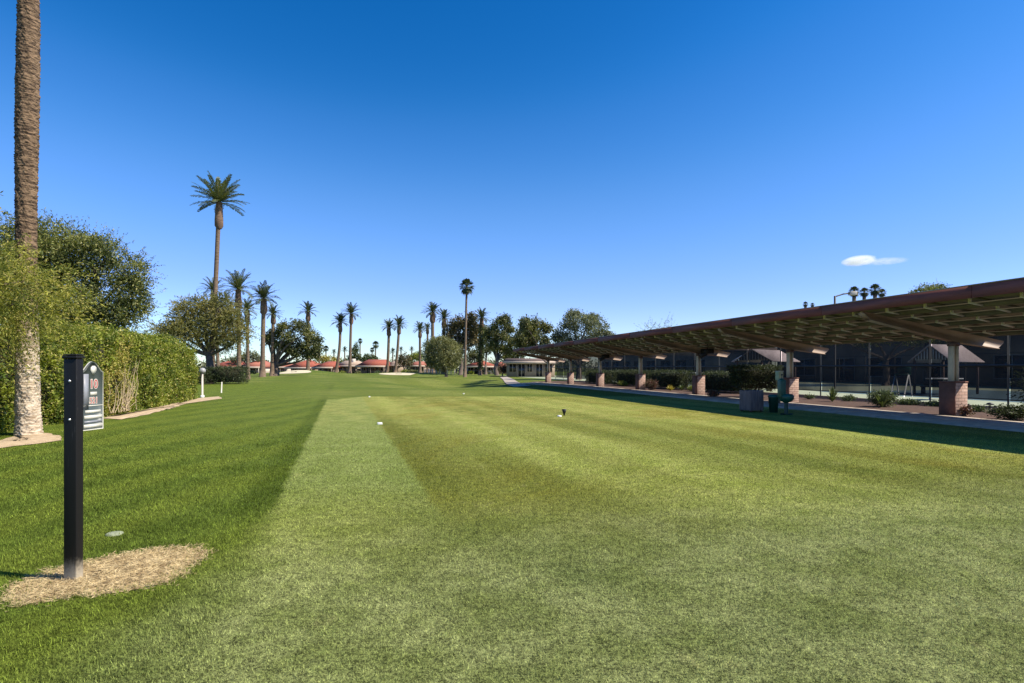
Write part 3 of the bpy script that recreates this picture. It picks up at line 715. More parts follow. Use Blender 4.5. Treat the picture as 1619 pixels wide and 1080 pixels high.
mb=MB(); mb.tube([(0,0,-.02),(0,0,.08)],.012,6); mb.build('stake',M_BLACK,T)
o=disc('golf_ball_tray','white low tray lying beside the small black cone','tray',884.5,658.5,.07,.035,M_WHITE)
# yardage post with round head
X,Y=gp(320,628); T=thing('distance_marker_post','thin white post with round grey head at the end of the tall hedge','marker post',(X,Y,0))
mb=MB(); mb.tube([(0,0,-.05),(0,0,1.25)],.045,8); mb.build('post',M_HWALL2,T)
mb=MB(); mb.lathe([(0,1.52),(.10,1.49),(.16,1.40),(.15,1.30),(.08,1.24),(0,1.23)],14); mb.build('head',M_GALV,T,True)
mb=MB(); mb.lathe([(.09,-.02),(.09,.10),(0,.11)],10); mb.build('foot',M_WHITE,T)
X,Y=gp(350,621); T=thing('boundary_stake','thin pale yellow stake in the grass right of the round headed post','stake',(X,Y,0),0)
mb=MB(); mb.tube([(0,0,-.05),(.03,0,.66)],[.04,.03],6); mb.build('stake',M_SIGNED,T)
# slatted bin enclosure
X,Y=gp(1188,650.5); T=thing('slatted_bin','weathered grey slatted wooden bin box standing on the shaded lawn','litter bin',(X,Y,0),RZ-math.radians(90)+.1)
w=.27; h=.73
for k in range(5):
    for (ax,sg) in (('x',-1),('x',1),('y',-1),('y',1)):
        c=-w+.06+k*(2*w-.12)/4; mb=MB()
        if ax=='x': mb.box(c-.052,c+.052,sg*w-.012,sg*w+.012,.05,h-.01*(k%2))
        else: mb.box(sg*w-.012,sg*w+.012,c-.052+.0,c+.052,.05,h-.01*(k%2))
        bevel(mb.build('slat',M_WOODG,T),.004)
mb=MB()
for sx in (-1,1):
    for sy in (-1,1): mb.box(sx*(w-.05)-.03,sx*(w-.05)+.03,sy*(w-.05)-.03,sy*(w-.05)+.03,-.02,h-.03)
mb.build('frame',M_COLB,T); mb=MB(); mb.lathe([(.19,.05),(.21,h-.06),(.22,h-.02),(.19,h-.02),(.18,.1)],20); mb.build('liner',M_BLACK,T,True)
# ball washer
X,Y=gp(1243,655.5); T=thing('ball_washer','dark green ball washer with a round bowl on a leg stand','ball washer',(X,Y,0),RZ-math.radians(90))
mb=MB(); mb.lathe([(.05,.38),(.15,.42),(.225,.50),(.235,.60),(.20,.655),(.10,.67),(0,.67)],24); mb.build('bowl',M_GREEN,T,True)
mb=MB(); mb.lathe([(.06,.0),(.06,.38)],12,(0,0,0)); mb.tube([(-.22,-.02,.015),(.22,-.02,.015)],.02,6); mb.tube([(0,-.22,.015),(0,.22,.015)],.02,6); mb.build('stand',M_DKGREEN,T)
mb=MB(); mb.box(-.26,-.06,-.08,.10,.55,1.12); mb.box(-.22,-.10,-.05,.07,1.12,1.17); bevel(mb.build('washer_housing',M_GREEN,T),.03,3)
mb=MB(); mb.tube([(-.16,0,1.16),(-.16,0,1.27)],.012,6); mb.lathe([(0,1.31),(.03,1.30),(.03,1.27),(0,1.26)],10,(-.16,0,0)); mb.build('plunger',M_BLACK,T)
X,Y=gp(1223,652); T=thing('litter_bin','small dark green tapered litter bin between slatted box and ball washer','litter bin',(X,Y,0))
mb=MB(); mb.lathe([(0,0),(.13,0),(.165,.50),(.175,.52),(.15,.53),(0,.50)],20); mb.build('body',M_DKGREEN,T,True)
mb=MB(); mb.lathe([(.18,.52),(.185,.56),(.12,.60),(0,.61)],20); mb.build('lid',M_GREEN,T,True)
X=px(1232,23.0); T=thing('utility_box','pale yellow green utility box on a post behind the ball washer','utility box',(X,23.0,0),.5)
mb=MB(); mb.box(-.13,.13,-.09,.09,1.0,1.36); bevel(mb.build('box',mat('pale_green_box',(.48,.50,.27),(.40,.42,.22),6,.6),T),.01)
mb=MB(); mb.box(-.145,.145,-.105,.105,1.362,1.385); mb.build('lid',M_SIGNED,T); mb=MB(); mb.tube([(0,0,-.05),(0,0,1.0)],.04,8); mb.build('post',M_PURLIN,T)
X,Y=gp(1565,651); T=thing('path_light','small dark mushroom path light in the mulch right of the nearest pedestal','path light',(X,Y,0))
mb=MB(); mb.tube([(0,0,-.02),(0,0,.22)],.035,8); mb.build('stem',M_COLB,T); mb=MB(); mb.lathe([(0,.32),(.07,.30),(.13,.24),(.03,.23)],14); mb.build('cap',M_STEEL,T,True)

# ------------------------------------------------------------- vegetation
def shrub(name,label,cat,X,Y,w,d,h,m,seed,size=.05,dens=60,stems=True,z0=.05,group=None,flat=False,per=7,asp=.55,shell=.5,spread=.05):
    rng=np.random.default_rng(seed); T=thing(name,label,cat,(X,Y,tzf(X,Y)),0,group)
    mb=MB()
    if flat: # box shape
        n=int((w*d+2*h*(w+d))*dens); P=rng.random((n,3))*2-1; ax=rng.integers(0,5,n)
        for k in range(n):
            a=ax[k]
            if a==0: P[k,2]=1
            elif a<3: P[k,0]=1 if a==1 else -1
            else: P[k,1]=1 if a==3 else -1
        taper=(.72+.28*(P[:,2]+1)/2) if flat=='flare' else 1.0
        sh=1+.05*dirnoise(P,rng,6,3)-rng.random(n)*.12
        C=np.column_stack([P[:,0]*w/2*taper*sh,P[:,1]*d/2*taper*sh,z0+(P[:,2]*sh+1)/2*(h-z0)])
        C=np.repeat(C,per,0)+rng.normal(size=(n*per,3))*spread; s=size*rng.uniform(.6,1.4,len(C)); leafquads(mb,C,rdir(rng,len(C)),s,s*asp,rng)
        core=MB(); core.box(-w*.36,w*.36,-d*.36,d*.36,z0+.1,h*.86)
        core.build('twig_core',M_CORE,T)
    else:
        blobleaves(mb,[(0,0,z0+(h-z0)*.5,w/2,d/2,(h-z0)/2)],dens,size,asp,rng,per,spread,shell,rough=.3)
    mb.build('foliage',m,T)
    if stems:
        mb=MB()
        for k in range(6):
            a=rng.uniform(0,6.28); mb.tube([(rng.normal()*.05,rng.normal()*.05,-.03),(math.cos(a)*w*.12,math.sin(a)*w*.12,h*.35),(math.cos(a)*w*.3,math.sin(a)*d*.3,h*.7)],[.03,.02,.01],5)
        mb.build('stems',M_BARK,T)
    return T
def agave(name,label,X,Y,r,h,m,seed,n=46):
    rng=np.random.default_rng(seed); T=thing(name,label,'plant',(X,Y,0)); mb=MB()
    for i in range(n):
        az=i*2.4; e=math.radians(rng.uniform(15,85)); d=np.array([math.cos(e)*math.cos(az),math.cos(e)*math.sin(az),math.sin(e)]); L=rng.uniform(.7,1.1)
        tip=np.array([d[0]*r*L,d[1]*r*L,.04+d[2]*h*L]); mid=tip*.55+np.array([0,0,h*.10]); sd=np.array([-math.sin(az),math.cos(az),0])*.028
        mb.add([(0,0,.02),mid-sd,tip,mid+sd],[(0,1,2,3)])
    mb.build('leaves',m,T)
# tall hedge --------------------------------------------------------
def hedge():
    line=[(-12.2,3.0),(-11.9,9.0),(-11.85,12.8),(-12.0,14.7),(-12.7,18.0),(-13.9,22.5),(-15.1,26.6)]
    T=thing('tall_hedge','tall clipped green hedge with bare twigs along the left edge of the golf course','hedge')
    rng=np.random.default_rng(21); L=np.array(line); seg=np.linalg.norm(np.diff(L,axis=0),axis=1); cum=np.concatenate([[0],np.cumsum(seg)]); tot=cum[-1]
    def at(s):
        s=np.clip(s,0,tot); x=np.interp(s,cum,L[:,0]); y=np.interp(s,cum,L[:,1]); x2=np.interp(s+.3,cum,L[:,0]); y2=np.interp(s+.3,cum,L[:,1]); x1=np.interp(s-.3,cum,L[:,0]); y1=np.interp(s-.3,cum,L[:,1])
        t=unit(np.stack([x2-x1,y2-y1],-1)); return np.stack([x,y],-1),t
    H=2.78; Wd=1.6
    def surf(n,face):
        s=rng.random(n)*tot
        P,t=at(s); nrm=np.stack([t[:,1],-t[:,0]],-1)   # towards fairway (+x)
        hh=H+.05*np.sin(s*1.3)+.03*np.sin(s*3.7+1)-.5*np.clip((s-(tot-2.2))/2.2,0,1)**2
        if face=='front':
            z=rng.random(n)*hh; bulge=.07*np.sin(s*2.1+z*1.7)+.05*np.sin(s*5.3-z*3.1)+.05*np.sin(s*11+z*9); inset=.35*np.clip((z-hh+.5)/.5,0,1)**2
            off=bulge-inset; Q=P+nrm*off[:,None]; N=np.column_stack([nrm,np.zeros(n)+.25])
        elif face=='top':
            w=rng.random(n)*Wd; z=hh+.06*np.sin(s*7+w*5)-.2*(w<.25); Q=P-nrm*w[:,None]; N=np.column_stack([nrm*.2,np.ones(n)])
        elif face=='back':
            z=rng.random(n)*hh; Q=P-nrm*(Wd+.1*np.sin(s*3))[:,None]; N=np.column_stack([-nrm,np.zeros(n)])
        else: # far end cap
            s=np.full(n,tot); P,t=at(s); w=rng.random(n)*Wd; z=rng.random(n)*(H-.4); Q=P-np.stack([t[:,1],-t[:,0]],-1)*w[:,None]+t*(.45*np.sin(np.pi*w/Wd)*(1-.3*(z/H)**2))[:,None]; N=np.column_stack([t,np.zeros(n)])
        return np.column_stack([Q,z]),unit(N),s
    mb=MB(); mbd=MB()
    for face,n in (('front',23000),('top',7000),('back',1800),('end',2000)):
        C,N,s=surf(n,face)
        # gaps: dark pockets
        g=np.sin(s*3.1+C[:,2]*2.3)+np.sin(s*1.7-C[:,2]*4.1+2)+np.sin(s*6.3+C[:,2]*5.7); keep=rng.random(n)<np.clip(.74+.30*g,.10,1)
        C=C[keep]; N=N[keep]; s=s[keep]; C=C-N*(rng.random(len(C))**2*.28)[:,None]
        dry=(face=='front')&(np.abs(s-(cum[4]-.2+ (C[:,2]-1.2)*.7))<1.7-.55*C[:,2])&(rng.random(len(C))<.62) if face=='front' else np.zeros(len(C),bool)
        for sel,b in ((~dry,mb),(dry,mbd)):
            c=C[sel]; nn=N[sel]; per=6 if b is mb else 6
            if not len(c): continue
            c=np.repeat(c,per,0)+rng.normal(size=(len(c)*per,3))*.055; nn=np.repeat(nn,per,0); T_=unit(nn*.5+rdir(rng,len(c))*.9+np.array([0,0,.25]))
            sz=.072*rng.uniform(.6,1.4,len(c)); leafquads(b,c,T_,sz,sz*.5,rng)
    mb.build('foliage',L_HEDGE,T); d=mbd.build('dry_foliage',L_HEDGEY,T)
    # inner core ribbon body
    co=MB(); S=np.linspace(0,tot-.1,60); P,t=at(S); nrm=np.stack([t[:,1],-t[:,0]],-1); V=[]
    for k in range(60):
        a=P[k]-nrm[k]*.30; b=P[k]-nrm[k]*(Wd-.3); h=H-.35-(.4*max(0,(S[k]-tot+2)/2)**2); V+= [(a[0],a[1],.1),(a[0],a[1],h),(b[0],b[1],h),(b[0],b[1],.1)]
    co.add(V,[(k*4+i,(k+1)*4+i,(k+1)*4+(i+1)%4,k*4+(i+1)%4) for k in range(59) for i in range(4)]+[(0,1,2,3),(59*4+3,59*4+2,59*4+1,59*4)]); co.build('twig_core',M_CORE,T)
    tw=MB(); s0=cum[4]-.2
    for k in range(26):
        s=s0+rng.normal()*.55; P,t=at(np.array([s])); P=P[0]; t=t[0]; n_=np.array([t[1],-t[0]]); b=P+n_*.05
        lean=rng.normal()*.45+.3; hh=rng.uniform(.4,1.9); pts=[]
        for j in range(5):
            f=j/4; q=b+t*lean*f*hh*.8+n_*(.06+.10*f+rng.normal()*.05)+t*rng.normal()*.07; pts.append((q[0],q[1],.1+hh*f))
        tw.tube(pts,[.011,.009,.007,.005,.003],4,False)
    tw.build('bare_twigs',M_TWIG,T)
hedge()

# big date palm at left --------------------------------------------
def big_palm():
    X=px(45,12.5); Y=12.5
    T=thing('date_palm','huge ringed palm trunk rising past the top of the frame beside the hedge','palm tree',(X,Y,0))
    rng=np.random.default_rng(5); H=15.0; nz=900; na=84
    z=np.linspace(-.05,H,nz)[:,None]; a=np.linspace(0,2*np.pi,na,endpoint=False)[None,:]
    cx=-.05*np.sin(np.pi*np.clip(z/9,0,1)); cyy=0*z
    r=.188+.045*np.exp(-z/.35)-.0006*z+.012*np.sin(z*.9+1)
    k=9; p=.105
    ph=(z/p+ .5*np.sin(a*k+np.floor(z/p)*np.pi)*.9+ .35*np.sin(a*3+z*1.7)+.25*np.sin(a*5-z*2.9)+.6*np.sin(z*.6)) ; saw=ph-np.floor(ph)
    rid=(saw**1.6)*.034*(.7+.3*np.sin(a*k+z*7))
    r=r+rid+rng.normal(size=(nz,na))*.0035
    V=np.stack([cx+r*np.cos(a),cyy+r*np.sin(a),z+0*a],-1).reshape(-1,3)
    i=np.arange(nz*na).reshape(nz,na); j=np.roll(i,-1,1); Fc=np.stack([i[:-1],j[:-1],j[1:],i[1:]],-1).reshape(-1,4)
    mb=MB(); mb.add(V,Fc); mb.build('trunk',M_BIGBARK,T)
    cr=MB(); pinnate(cr,(.15,0,H),60,3.6,rng,40,.5,.04); cr.build('crown',L_PALM,T)
big_palm()

def feathery_left():
    rng=np.random.default_rng(31); X,Y=-13.6,10.6
    T=thing('feathery_tree','yellow green feathery tree overhanging the palm trunk at the left edge','tree',(X,Y,0))
    bl=[(2.9,-.3,2.95,1.6,1.2,.65),(4.0,.2,2.75,1.0,.9,.42),(1.2,0,3.6,1.6,1.4,.9),(4.3,0,3.15,.75,.7,.42),(2.6,.6,3.6,1.1,1.0,.5),(-1,.5,4.0,2.2,2,1.5),(1.0,-.8,2.5,1.2,1.2,.7),(3.3,.5,2.35,1.0,.9,.35)]
    mb=MB(); sprays(mb,bl,30,.072,.24,rng,.85,30,1.1,.35)
    bt=[(2.35,-.2,5.0,.7,.7,.4),(1.9,.3,4.3,.9,.9,.5),(2.3,0,5.7,.35,.5,.35)]
    sprays(mb,bt,20,.085,.26,rng,.7,18,.6)
    mb.build('foliage',L_MESQ,T); mb=MB()
    mb.tube([(0,0,-.1),(.1,0,1),(.3,.1,1.9)],[.2,.16,.13],10); branches(mb,(.3,.1,1.9),[(b[0],b[1],b[2]) for b in bl+bt],.075,rng); mb.build('trunk',M_BARK,T)
feathery_left()
def dark_tree():
    rng=np.random.default_rng(33); Y=21.0; X=px(120,Y)
    T=thing('broadleaf_tree','big dark green tree rising behind the tall hedge at the left','tree',(X,Y,0))
    def b(x,y,r,ry=None,dy=0): return (px(x,Y)-X,dy,pz(y,Y),r*Y/F,1.6*r*Y/F*.7,(ry or r)*Y/F)
    bl=[b(170,405,38,32),b(205,430,32,34),b(215,465,24,34),b(130,400,45,36),b(100,440,60,55),b(175,470,50,50),b(90,380,40,30),b(60,430,60,60),b(20,420,60,55,1),b(-40,450,80,70,1),b(150,505,50,25),b(80,500,70,30),b(30,375,45,30),b(205,495,26,26)]
    mb=MB(); cb=clumpify(bl,rng,7,.40,.80); blobleaves(mb,cb,17,.095,.42,rng,12,.09,.62,rough=.22); sprays(mb,bl,7,.09,.30,rng,.55,14,.3,.85)
    mb.build('crown',L_DKTREE,T); mb=MB()
    mb.tube([(-1,0,-.1),(-1,0,1.2),(-.9,0,2.2)],[.3,.24,.2],10); branches(mb,(-.9,0,2.2),[(q[0],q[1],q[2]) for q in bl],.12,rng); mb.build('trunk',M_BARK,T)
dark_tree()

def crowntree(name,label,x,D,yb,blobs,m,seed,dens=5,size=.22,asp=.5,per=10,spread=.28,shell=.45,trunk=(.25,None),feather=False,bark=M_BARK,droop=0,group=None,trunk_x=None,cat='tree',forks=8,rough=.25,tw=None):
    """blobs in pixels: (x,y,rx,ry[,depth offset])"""
    rng=np.random.default_rng(seed); tx=trunk_x or x; X=px(tx,D); gz=tzf(X,D)
    T=thing(name,label,cat,(X,D,gz),0,group); k=D/F
    bl=[]
    for q in blobs:
        dz=q[4] if len(q)>4 else rng.uniform(-.5,.5)*q[2]*k
        bl.append((px(q[0],D)-X,dz,pz(q[1],D)-gz,q[2]*k,q[2]*k,q[3]*k))
    mb=MB(); cb=clumpify(bl,rng,6,.42,.78) if (D<130 and name not in('round_tree','sparse_tree')) else bl
    if feather: sprays(mb,cb if name!='sparse_tree' else bl,dens*(.5 if cb is not bl else 1),size,asp,rng,feather*.8,16,droop or .6,shell)
    else: blobleaves(mb,cb,dens*(.55 if cb is not bl else 1),size,asp,rng,per,spread,shell,droop,rough)
    mb.build('crown',m,T)
    zs=min(b_[2]-b_[5]*.6 for b_ in bl); zf=max(.5,zs*(trunk[1] or .8)); r=trunk[0]; mb=MB()
    j=rng.normal(size=2)*r*.6
    mb.tube([(0,0,-.15),(j[0],j[1],zf*.5),(0,0,zf)],[r*1.25,r,r*.85],8)
    tg=[bl[i] for i in rng.permutation(len(bl))[:forks]]
    branches(mb,(0,0,zf),[(b_[0],b_[1],b_[2]) for b_ in tg],r*.5,rng); mb.build('trunk',bark,T)
    return T
# spreading mesquite right of hedge end
D=52
crowntree('feathery_tree','wide brownish green feathery tree beside the low dark hedge box',330,D,605,
 [(325,498,44,26),(290,505,30,20),(268,523,22,14),(300,485,30,16),(335,488,36,18),(372,505,26,20),(384,525,18,18),(350,520,36,20),(310,525,40,16),(278,530,26,10),(340,537,30,12),(255,524,12,8),(372,540,20,12),(355,478,16,10)],
 L_MESQ2,41,9,.22,.28,trunk=(.34,.75),feather=1.5,droop=.7,shell=.35,forks=12)
o=None
# low clipped boxes by it
shrub('clipped_hedge_box','dark clipped rectangular hedge right of the feathery tree trunk','hedge',px(361,50),50.0,px(387,50)-px(335,50),2.0,1.5,L_BOX,51,.10,45,False,flat=True,per=6,spread=.08)
shrub('clipped_hedge_box','low dark clipped hedge left of the feathery tree trunk, half behind the tall hedge','hedge',px(312,49),49.0,1.9,2.0,1.45,L_BOX,52,.10,45,False,flat=True,per=6,spread=.08)

# palms --------------------------------------------------------------
CROWNS={}
def palm(label,x0,yb,x1,yt,D,rpx,kind='date',tw=.26,boot=True,lean=.3,seed=0,yg=None,group='date palms standing along the fairway',ivy=False):
    """x0,yb foot; x1,yt crown centre (pixels)"""
    X=px(x0,D); gz=tzf(X,D); H=pz(yt,D)-gz; dx=px(x1,D)-X; R=rpx*D/F; rng=np.random.default_rng(seed+100)
    fan=kind=='fan'
    T=thing('fan_palm' if fan else 'date_palm',label,'palm tree',(X,D,gz),0,'fan palms standing above the houses' if fan else group)
    pts=[];rr=[]
    for i in range(9):
        s=i/8; pts.append((dx*(s+lean*math.sin(math.pi*s)*(-.35)),0,-.2+(H+.1)*s)); rr.append(tw*(1.35-.5*min(1,s*5)) if s<.2 else tw*(.85-.1*s))
    mb=MB(); mb.tube(pts,rr,10); mb.build('trunk',M_PBARK,T)
    tall=D==56
    key=(kind,seed%3,'t' if tall else 'n' if D<80 else 'f')
    if key not in CROWNS:
        r2=np.random.default_rng(seed%3+7); c=MB()
        if tall: pinnate(c,(0,0,0),40,1.0,r2,44,.16,.026,(74,-6),.62,8,.03)
        elif fan: fancrown(c,(0,0,0),46,.50,.48,r2,13,(85,-62))
        else: pinnate(c,(0,0,0),38 if D<80 else 34,1.0,r2,36 if D<80 else 24,.16 if D<80 else .19,.024 if D<80 else .045,(82,-12),.85,8,.03)
        o=c.build('crown',L_FAN if fan else (L_PALM if D<80 else L_PALMF),T); CROWNS[key]=o
    else:
        o=CROWNS[key].copy(); COL.objects.link(o); o.parent=T
    o.location=(dx,0,H); s=R*1.12 if not fan else R*.98; o.scale=(s,s,s*(.92+.16*rng.random())); o.rotation_euler=(0,0,rng.uniform(0,6.28))
    if boot:
        mb=MB(); bh=R*(.95 if not fan else .8); bt=1.12 if tall else 1.0; prof=[(tw*.8,-bh*1.1),(tw*1.2*bt,-bh*.98),(tw*1.3*bt,-bh*.75),(tw*1.1*bt,-bh*.35),(tw*1.0,0)]
        V=[];n=14
        for q,(r,zz) in enumerate(prof):
            for k in range(n): a=2*math.pi*k/n; f=1+rng.uniform(-.13,.13); V.append((dx+r*f*math.cos(a),r*f*math.sin(a),H+zz))
        mb.add(V,[(i*n+k,i*n+(k+1)%n,(i+1)*n+(k+1)%n,(i+1)*n+k) for i in range(len(prof)-1) for k in range(n)]); mb.build('frond_boots',M_PBOOT,T)
    if ivy:
        mb=MB(); zz=np.linspace(.12,.88,12)*H; blobleaves(mb,[(dx*z/H,0,z,.55,.55,H*.05) for z in zz],9,.3,.5,rng,8,.15); mb.build('ivy',L_CYP,T)
    return T
# the tall one, hand made with bare lean and thick boots
palm('tallest date palm, leaning slightly above the brownish feathery tree',333,604,346.5,320,56,40,tw=.28,seed=0,lean=-.1)
palm('full crowned date palm just right of the tallest palm trunk',378,590,377,458,66,29,tw=.30,seed=1)
palm('date palm whose crown shows mostly behind the tallest palm trunk',346,590,337,459,72,22,tw=.26,seed=2)
palm('short date palm half hidden behind the feathery tree crown',392,590,391,490,74,20,tw=.26,seed=3)
palm('thick trunked date palm left of the spreading dark pine',415,594,417,472,90,24,tw=.42,seed=4)
palm('slim date palm growing up through the spreading dark pine',430,594,432,497,95,15,tw=.34,seed=5)
palm('date palm with its crown just above the right half of the spreading pine',487,589,487,493,130,15,tw=.42,seed=6)
palm('curving date palm right of the spreading pine, shorter one of a pair',530,588,538,510,140,15,tw=.42,seed=7,lean=-.9)
palm('straight date palm with a flat wide crown, taller one of a pair',553,587,555.5,496,140,16,tw=.40,seed=8)
palm('leaning date palm, left and lower of the two crowns near the middle',612,588,615,518,135,13,tw=.40,seed=9,lean=-.4)
palm('date palm, right and higher of the two touching crowns near the middle',624,588,631,514,135,14,tw=.38,seed=10,lean=-.4)
palm('date palm left of the round tree, standing close to its edge',664,588,664,521,130,13,tw=.34,seed=11)
palm('small date palm crown tucked behind the left side of the round tree',676,588,676,519,145,9,tw=.32,seed=12)
palm('tall date palm rising directly behind the round tree',684,590,684,493,125,17,tw=.46,seed=13)
palm('date palm against the left side of the tall brown green pine',701,590,702,503,120,14,tw=.42,seed=14)
palm('ivy clad date palm right of the tall fan palm',759,590,761.5,503,115,15,tw=.36,seed=15,ivy=True)
palm('tallest fan palm with a bare thin trunk near the middle of the fairway',735,596,738,453,92,15,'fan',tw=.23,seed=0,group=None)
for i,(x,yt,D,r,lab) in enumerate([(569,539,190,5,'small fan palm just right of the cypress above the houses'),(593.5,545,190,7,'small fan palm above the long red roof, taller of two'),(588,553,200,5,'small fan palm above the long red roof, shorter of two'),
    (515,551,180,6,'small round headed fan palm beside the right edge of the spreading pine'),(1350,461,62,10,'fan palm behind the pale court lamp box'),(1366,462,66,9,'fan palm right of the pale court lamp box'),(1383,458,62,11,'fan palm with open crown right of the court lamp above the carport roof'),(1394,463,70,8,'low fan palm at the right end of the group above the carport roof'),
    (1273,481,90,5,'tiny fan palm top just above the carport roof left of the court light'),(1284,482,92,4,'tiniest fan palm top showing over the carport roof')]):
    palm(lab,x,588,x+.5,yt,D,r,'fan',tw=.26,seed=i,boot=False)
for i,(x,yt,D,r,lab) in enumerate([(528,557,200,5,'tiny distant palm between the spreading pine and the curved palm'),(545,554,210,6,'tiny distant palm between the two tall palms left of centre'),(621,556,200,6,'tiny distant palm just right of the leaning centre palm'),(634,553,210,5,'tiny distant palm above the dark roundish tree'),(651,553,210,5,'tiny distant palm left of the round tree top'),(505,548,170,6,'small distant palm touching the right edge of the spreading pine')]):
    palm(lab,x,588,x,yt,D,r,'date',tw=.3,seed=i+20,boot=False,group='tiny palms far behind the houses')

# trees ---------------------------------------------------------------
crowntree('pine_tree','spreading dark multi limbed pine left of centre',436,96,594,[(450,520,17,10),(470,515,16,9),(485,528,16,10),(495,540,13,9),(460,535,18,9),(432,530,14,8),(425,537,10,7),(480,548,18,9),(500,552,12,10),(455,550,14,7),(440,545,12,7),(492,562,14,7),(472,560,12,6)],L_PINE,61,3.0,.42,.35,per=10,spread=.35,trunk=(.5,.55),forks=13,shell=.3)
crowntree('pine_tree','tall brown green pine behind the tall fan palm',728,118,592,[(725,508,16,9),(712,520,13,10),(735,515,14,10),(745,505,9,7),(722,530,16,10),(742,530,12,9),(713,538,9,8),(748,540,8,7),(732,545,12,9),(750,520,8,8)],L_PINEB,62,2.4,.5,.38,per=11,spread=.42,trunk=(.4,.7),forks=8,shell=.3)
crowntree('pine_tree','open dark pine left of the shed roof corner, nearer the ivy clad palm',786,112,592,[(793,512,14,9),(778,518,10,8),(803,520,9,8),(782,530,12,8),(797,532,13,8),(810,540,9,8),(775,543,9,7),(790,548,13,8),(805,553,10,7),(772,530,7,6),(799,505,7,5)],L_PINE,63,2.6,.45,.38,per=10,spread=.38,trunk=(.4,.6),forks=9,shell=.3)
crowntree('pine_tree','dark pine directly above the far left corner of the carport roof',850,62,592,[(825,527,14,10,4),(832,512,12,9,2),(820,538,10,8,-1),(835,520,14,9,6),(828,515,10,8,-3),(845,520,14,10,8),(832,540,14,9),(850,512,12,9),(835,520,12,9),(862,522,9,9),(830,533,10,8),(846,535,14,9),(862,540,9,9),(838,548,14,8),(856,552,12,8),(822,545,7,6)],L_PINE,64,5.0,.28,.38,per=10,spread=.22,trunk_x=868,trunk=(.10,.6),forks=8,shell=.3)  # crown clumps with depth offsets are added to widen its shadow on the grass
crowntree('broadleaf_tree','large dense grey green tree behind the far half of the carport roof',915,72,592,[(915,515,28,22),(895,525,22,18),(940,520,20,16),(890,545,22,18),(920,545,32,20),(950,535,16,14),(905,498,12,8),(935,506,16,10),(880,532,10,12),(962,530,8,7)],L_BROAD,65,7.0,.20,.55,per=11,spread=.2,trunk=(.35,.5),shell=.5)
crowntree('sparse_tree','pale thin leafless looking tree showing over the middle of the carport roof',1037,85,592,[(1030,520,16,8),(1048,516,14,8),(1058,526,9,7),(1018,528,9,7)],L_BROAD,66,1.6,.16,.4,trunk=(.18,.4),feather=1.6,droop=-.5,shell=.2)
crowntree('broadleaf_tree','rounded green tree top over the carport roof right of the fan palms',1468,50,592,[(1468,460,24,10),(1450,464,16,9),(1486,460,15,9),(1468,472,30,10)],L_DKTREE,67,11,.15,.5,per=10,spread=.14,trunk=(.25,.6),cat='tree')
crowntree('round_tree','round clipped grey green tree standing alone on the fairway',705,96,595,[(700,558,28,24,0),(685,557,17,21,-1),(715,560,16,22,1),(700,572,27,14,0),(698,545,22,13,0)],L_ROUND,68,7.5,.22,.55,per=10,spread=.2,trunk=(.26,.3),shell=.62,rough=.10)
crowntree('cypress_tree','narrow upright cypress above the houses left of the small fan palm',562,175,590,[(562,550,5,8),(560,560,7,10),(564,568,6,10),(555,566,5,8)],L_CYP,69,2.2,.5,.5,per=9,spread=.3,trunk=(.3,.4))
crowntree('garden_tree','low dark rounded tree behind the long red roof',584,172,590,[(584,567,11,6),(576,569,7,5),(592,569,7,5)],L_CYP,70,2.5,.5,.5,per=9,spread=.3,trunk=(.3,.5))
crowntree('garden_tree','dark brown green tree between two houses left of the round tree',639,140,590,[(639,568,9,9),(633,572,6,7),(646,572,6,8)],L_PINEB,71,3,.4,.5,per=9,spread=.25,trunk=(.25,.5))
crowntree('garden_tree','yellow green tree just left of the round tree behind a house',657,165,590,[(657,563,9,6),(665,567,8,6),(650,567,7,5)],L_HEDGE,72,2.6,.45,.5,per=9,spread=.3,trunk=(.25,.5))
crowntree('garden_tree','light orange green shrub tree behind the house roof right of the spreading pine',515,172,590,[(510,567,10,5),(522,568,9,4),(532,570,6,3)],L_HEDGEY,73,2.6,.45,.5,per=9,spread=.3,trunk=(.25,.5))
crowntree('garden_tree','dark low tree behind the houses beneath the ivy clad palm',752,140,590,[(748,560,10,7),(757,566,8,7),(742,566,7,6)],L_PINE,74,3,.45,.5,per=9,spread=.3,trunk=(.25,.5))
crowntree('garden_tree','grey green tree behind the houses between feathery tree and thick trunked palm',398,150,590,[(398,562,12,7),(384,566,10,6),(408,568,8,5),(372,568,8,5)],L_BROAD,75,2.2,.5,.5,per=9,spread=.3,trunk=(.25,.5))
crowntree('garden_tree','dark reddish shrub tree beside the beige building near the path',795,104,592,[(795,582,6,7),(799,584,4,5)],L_REDS,76,6,.25,.5,per=9,spread=.15,trunk=(.12,.3))
crowntree('garden_tree','dark bushy tree behind the low brick coloured house and open dark pine',812,118,592,[(812,562,12,9),(800,566,10,7),(824,560,10,9)],L_PINE,91,3,.42,.5,per=9,spread=.3,trunk=(.25,.5))
crowntree('pine_tree','grey green pine between the ivy clad palm and the open dark pine',768,128,591,[(768,535,9,9),(764,550,10,9),(772,555,9,9),(766,522,6,6)],L_BROAD,92,2.8,.42,.45,per=10,spread=.35,trunk=(.3,.5))
crowntree('garden_tree','rounded green tree behind the roofs between round tree and tall fan palm',722,150,590,[(722,568,10,8),(732,572,8,6)],L_ROUND,93,3,.42,.5,per=9,spread=.3,trunk=(.25,.5))
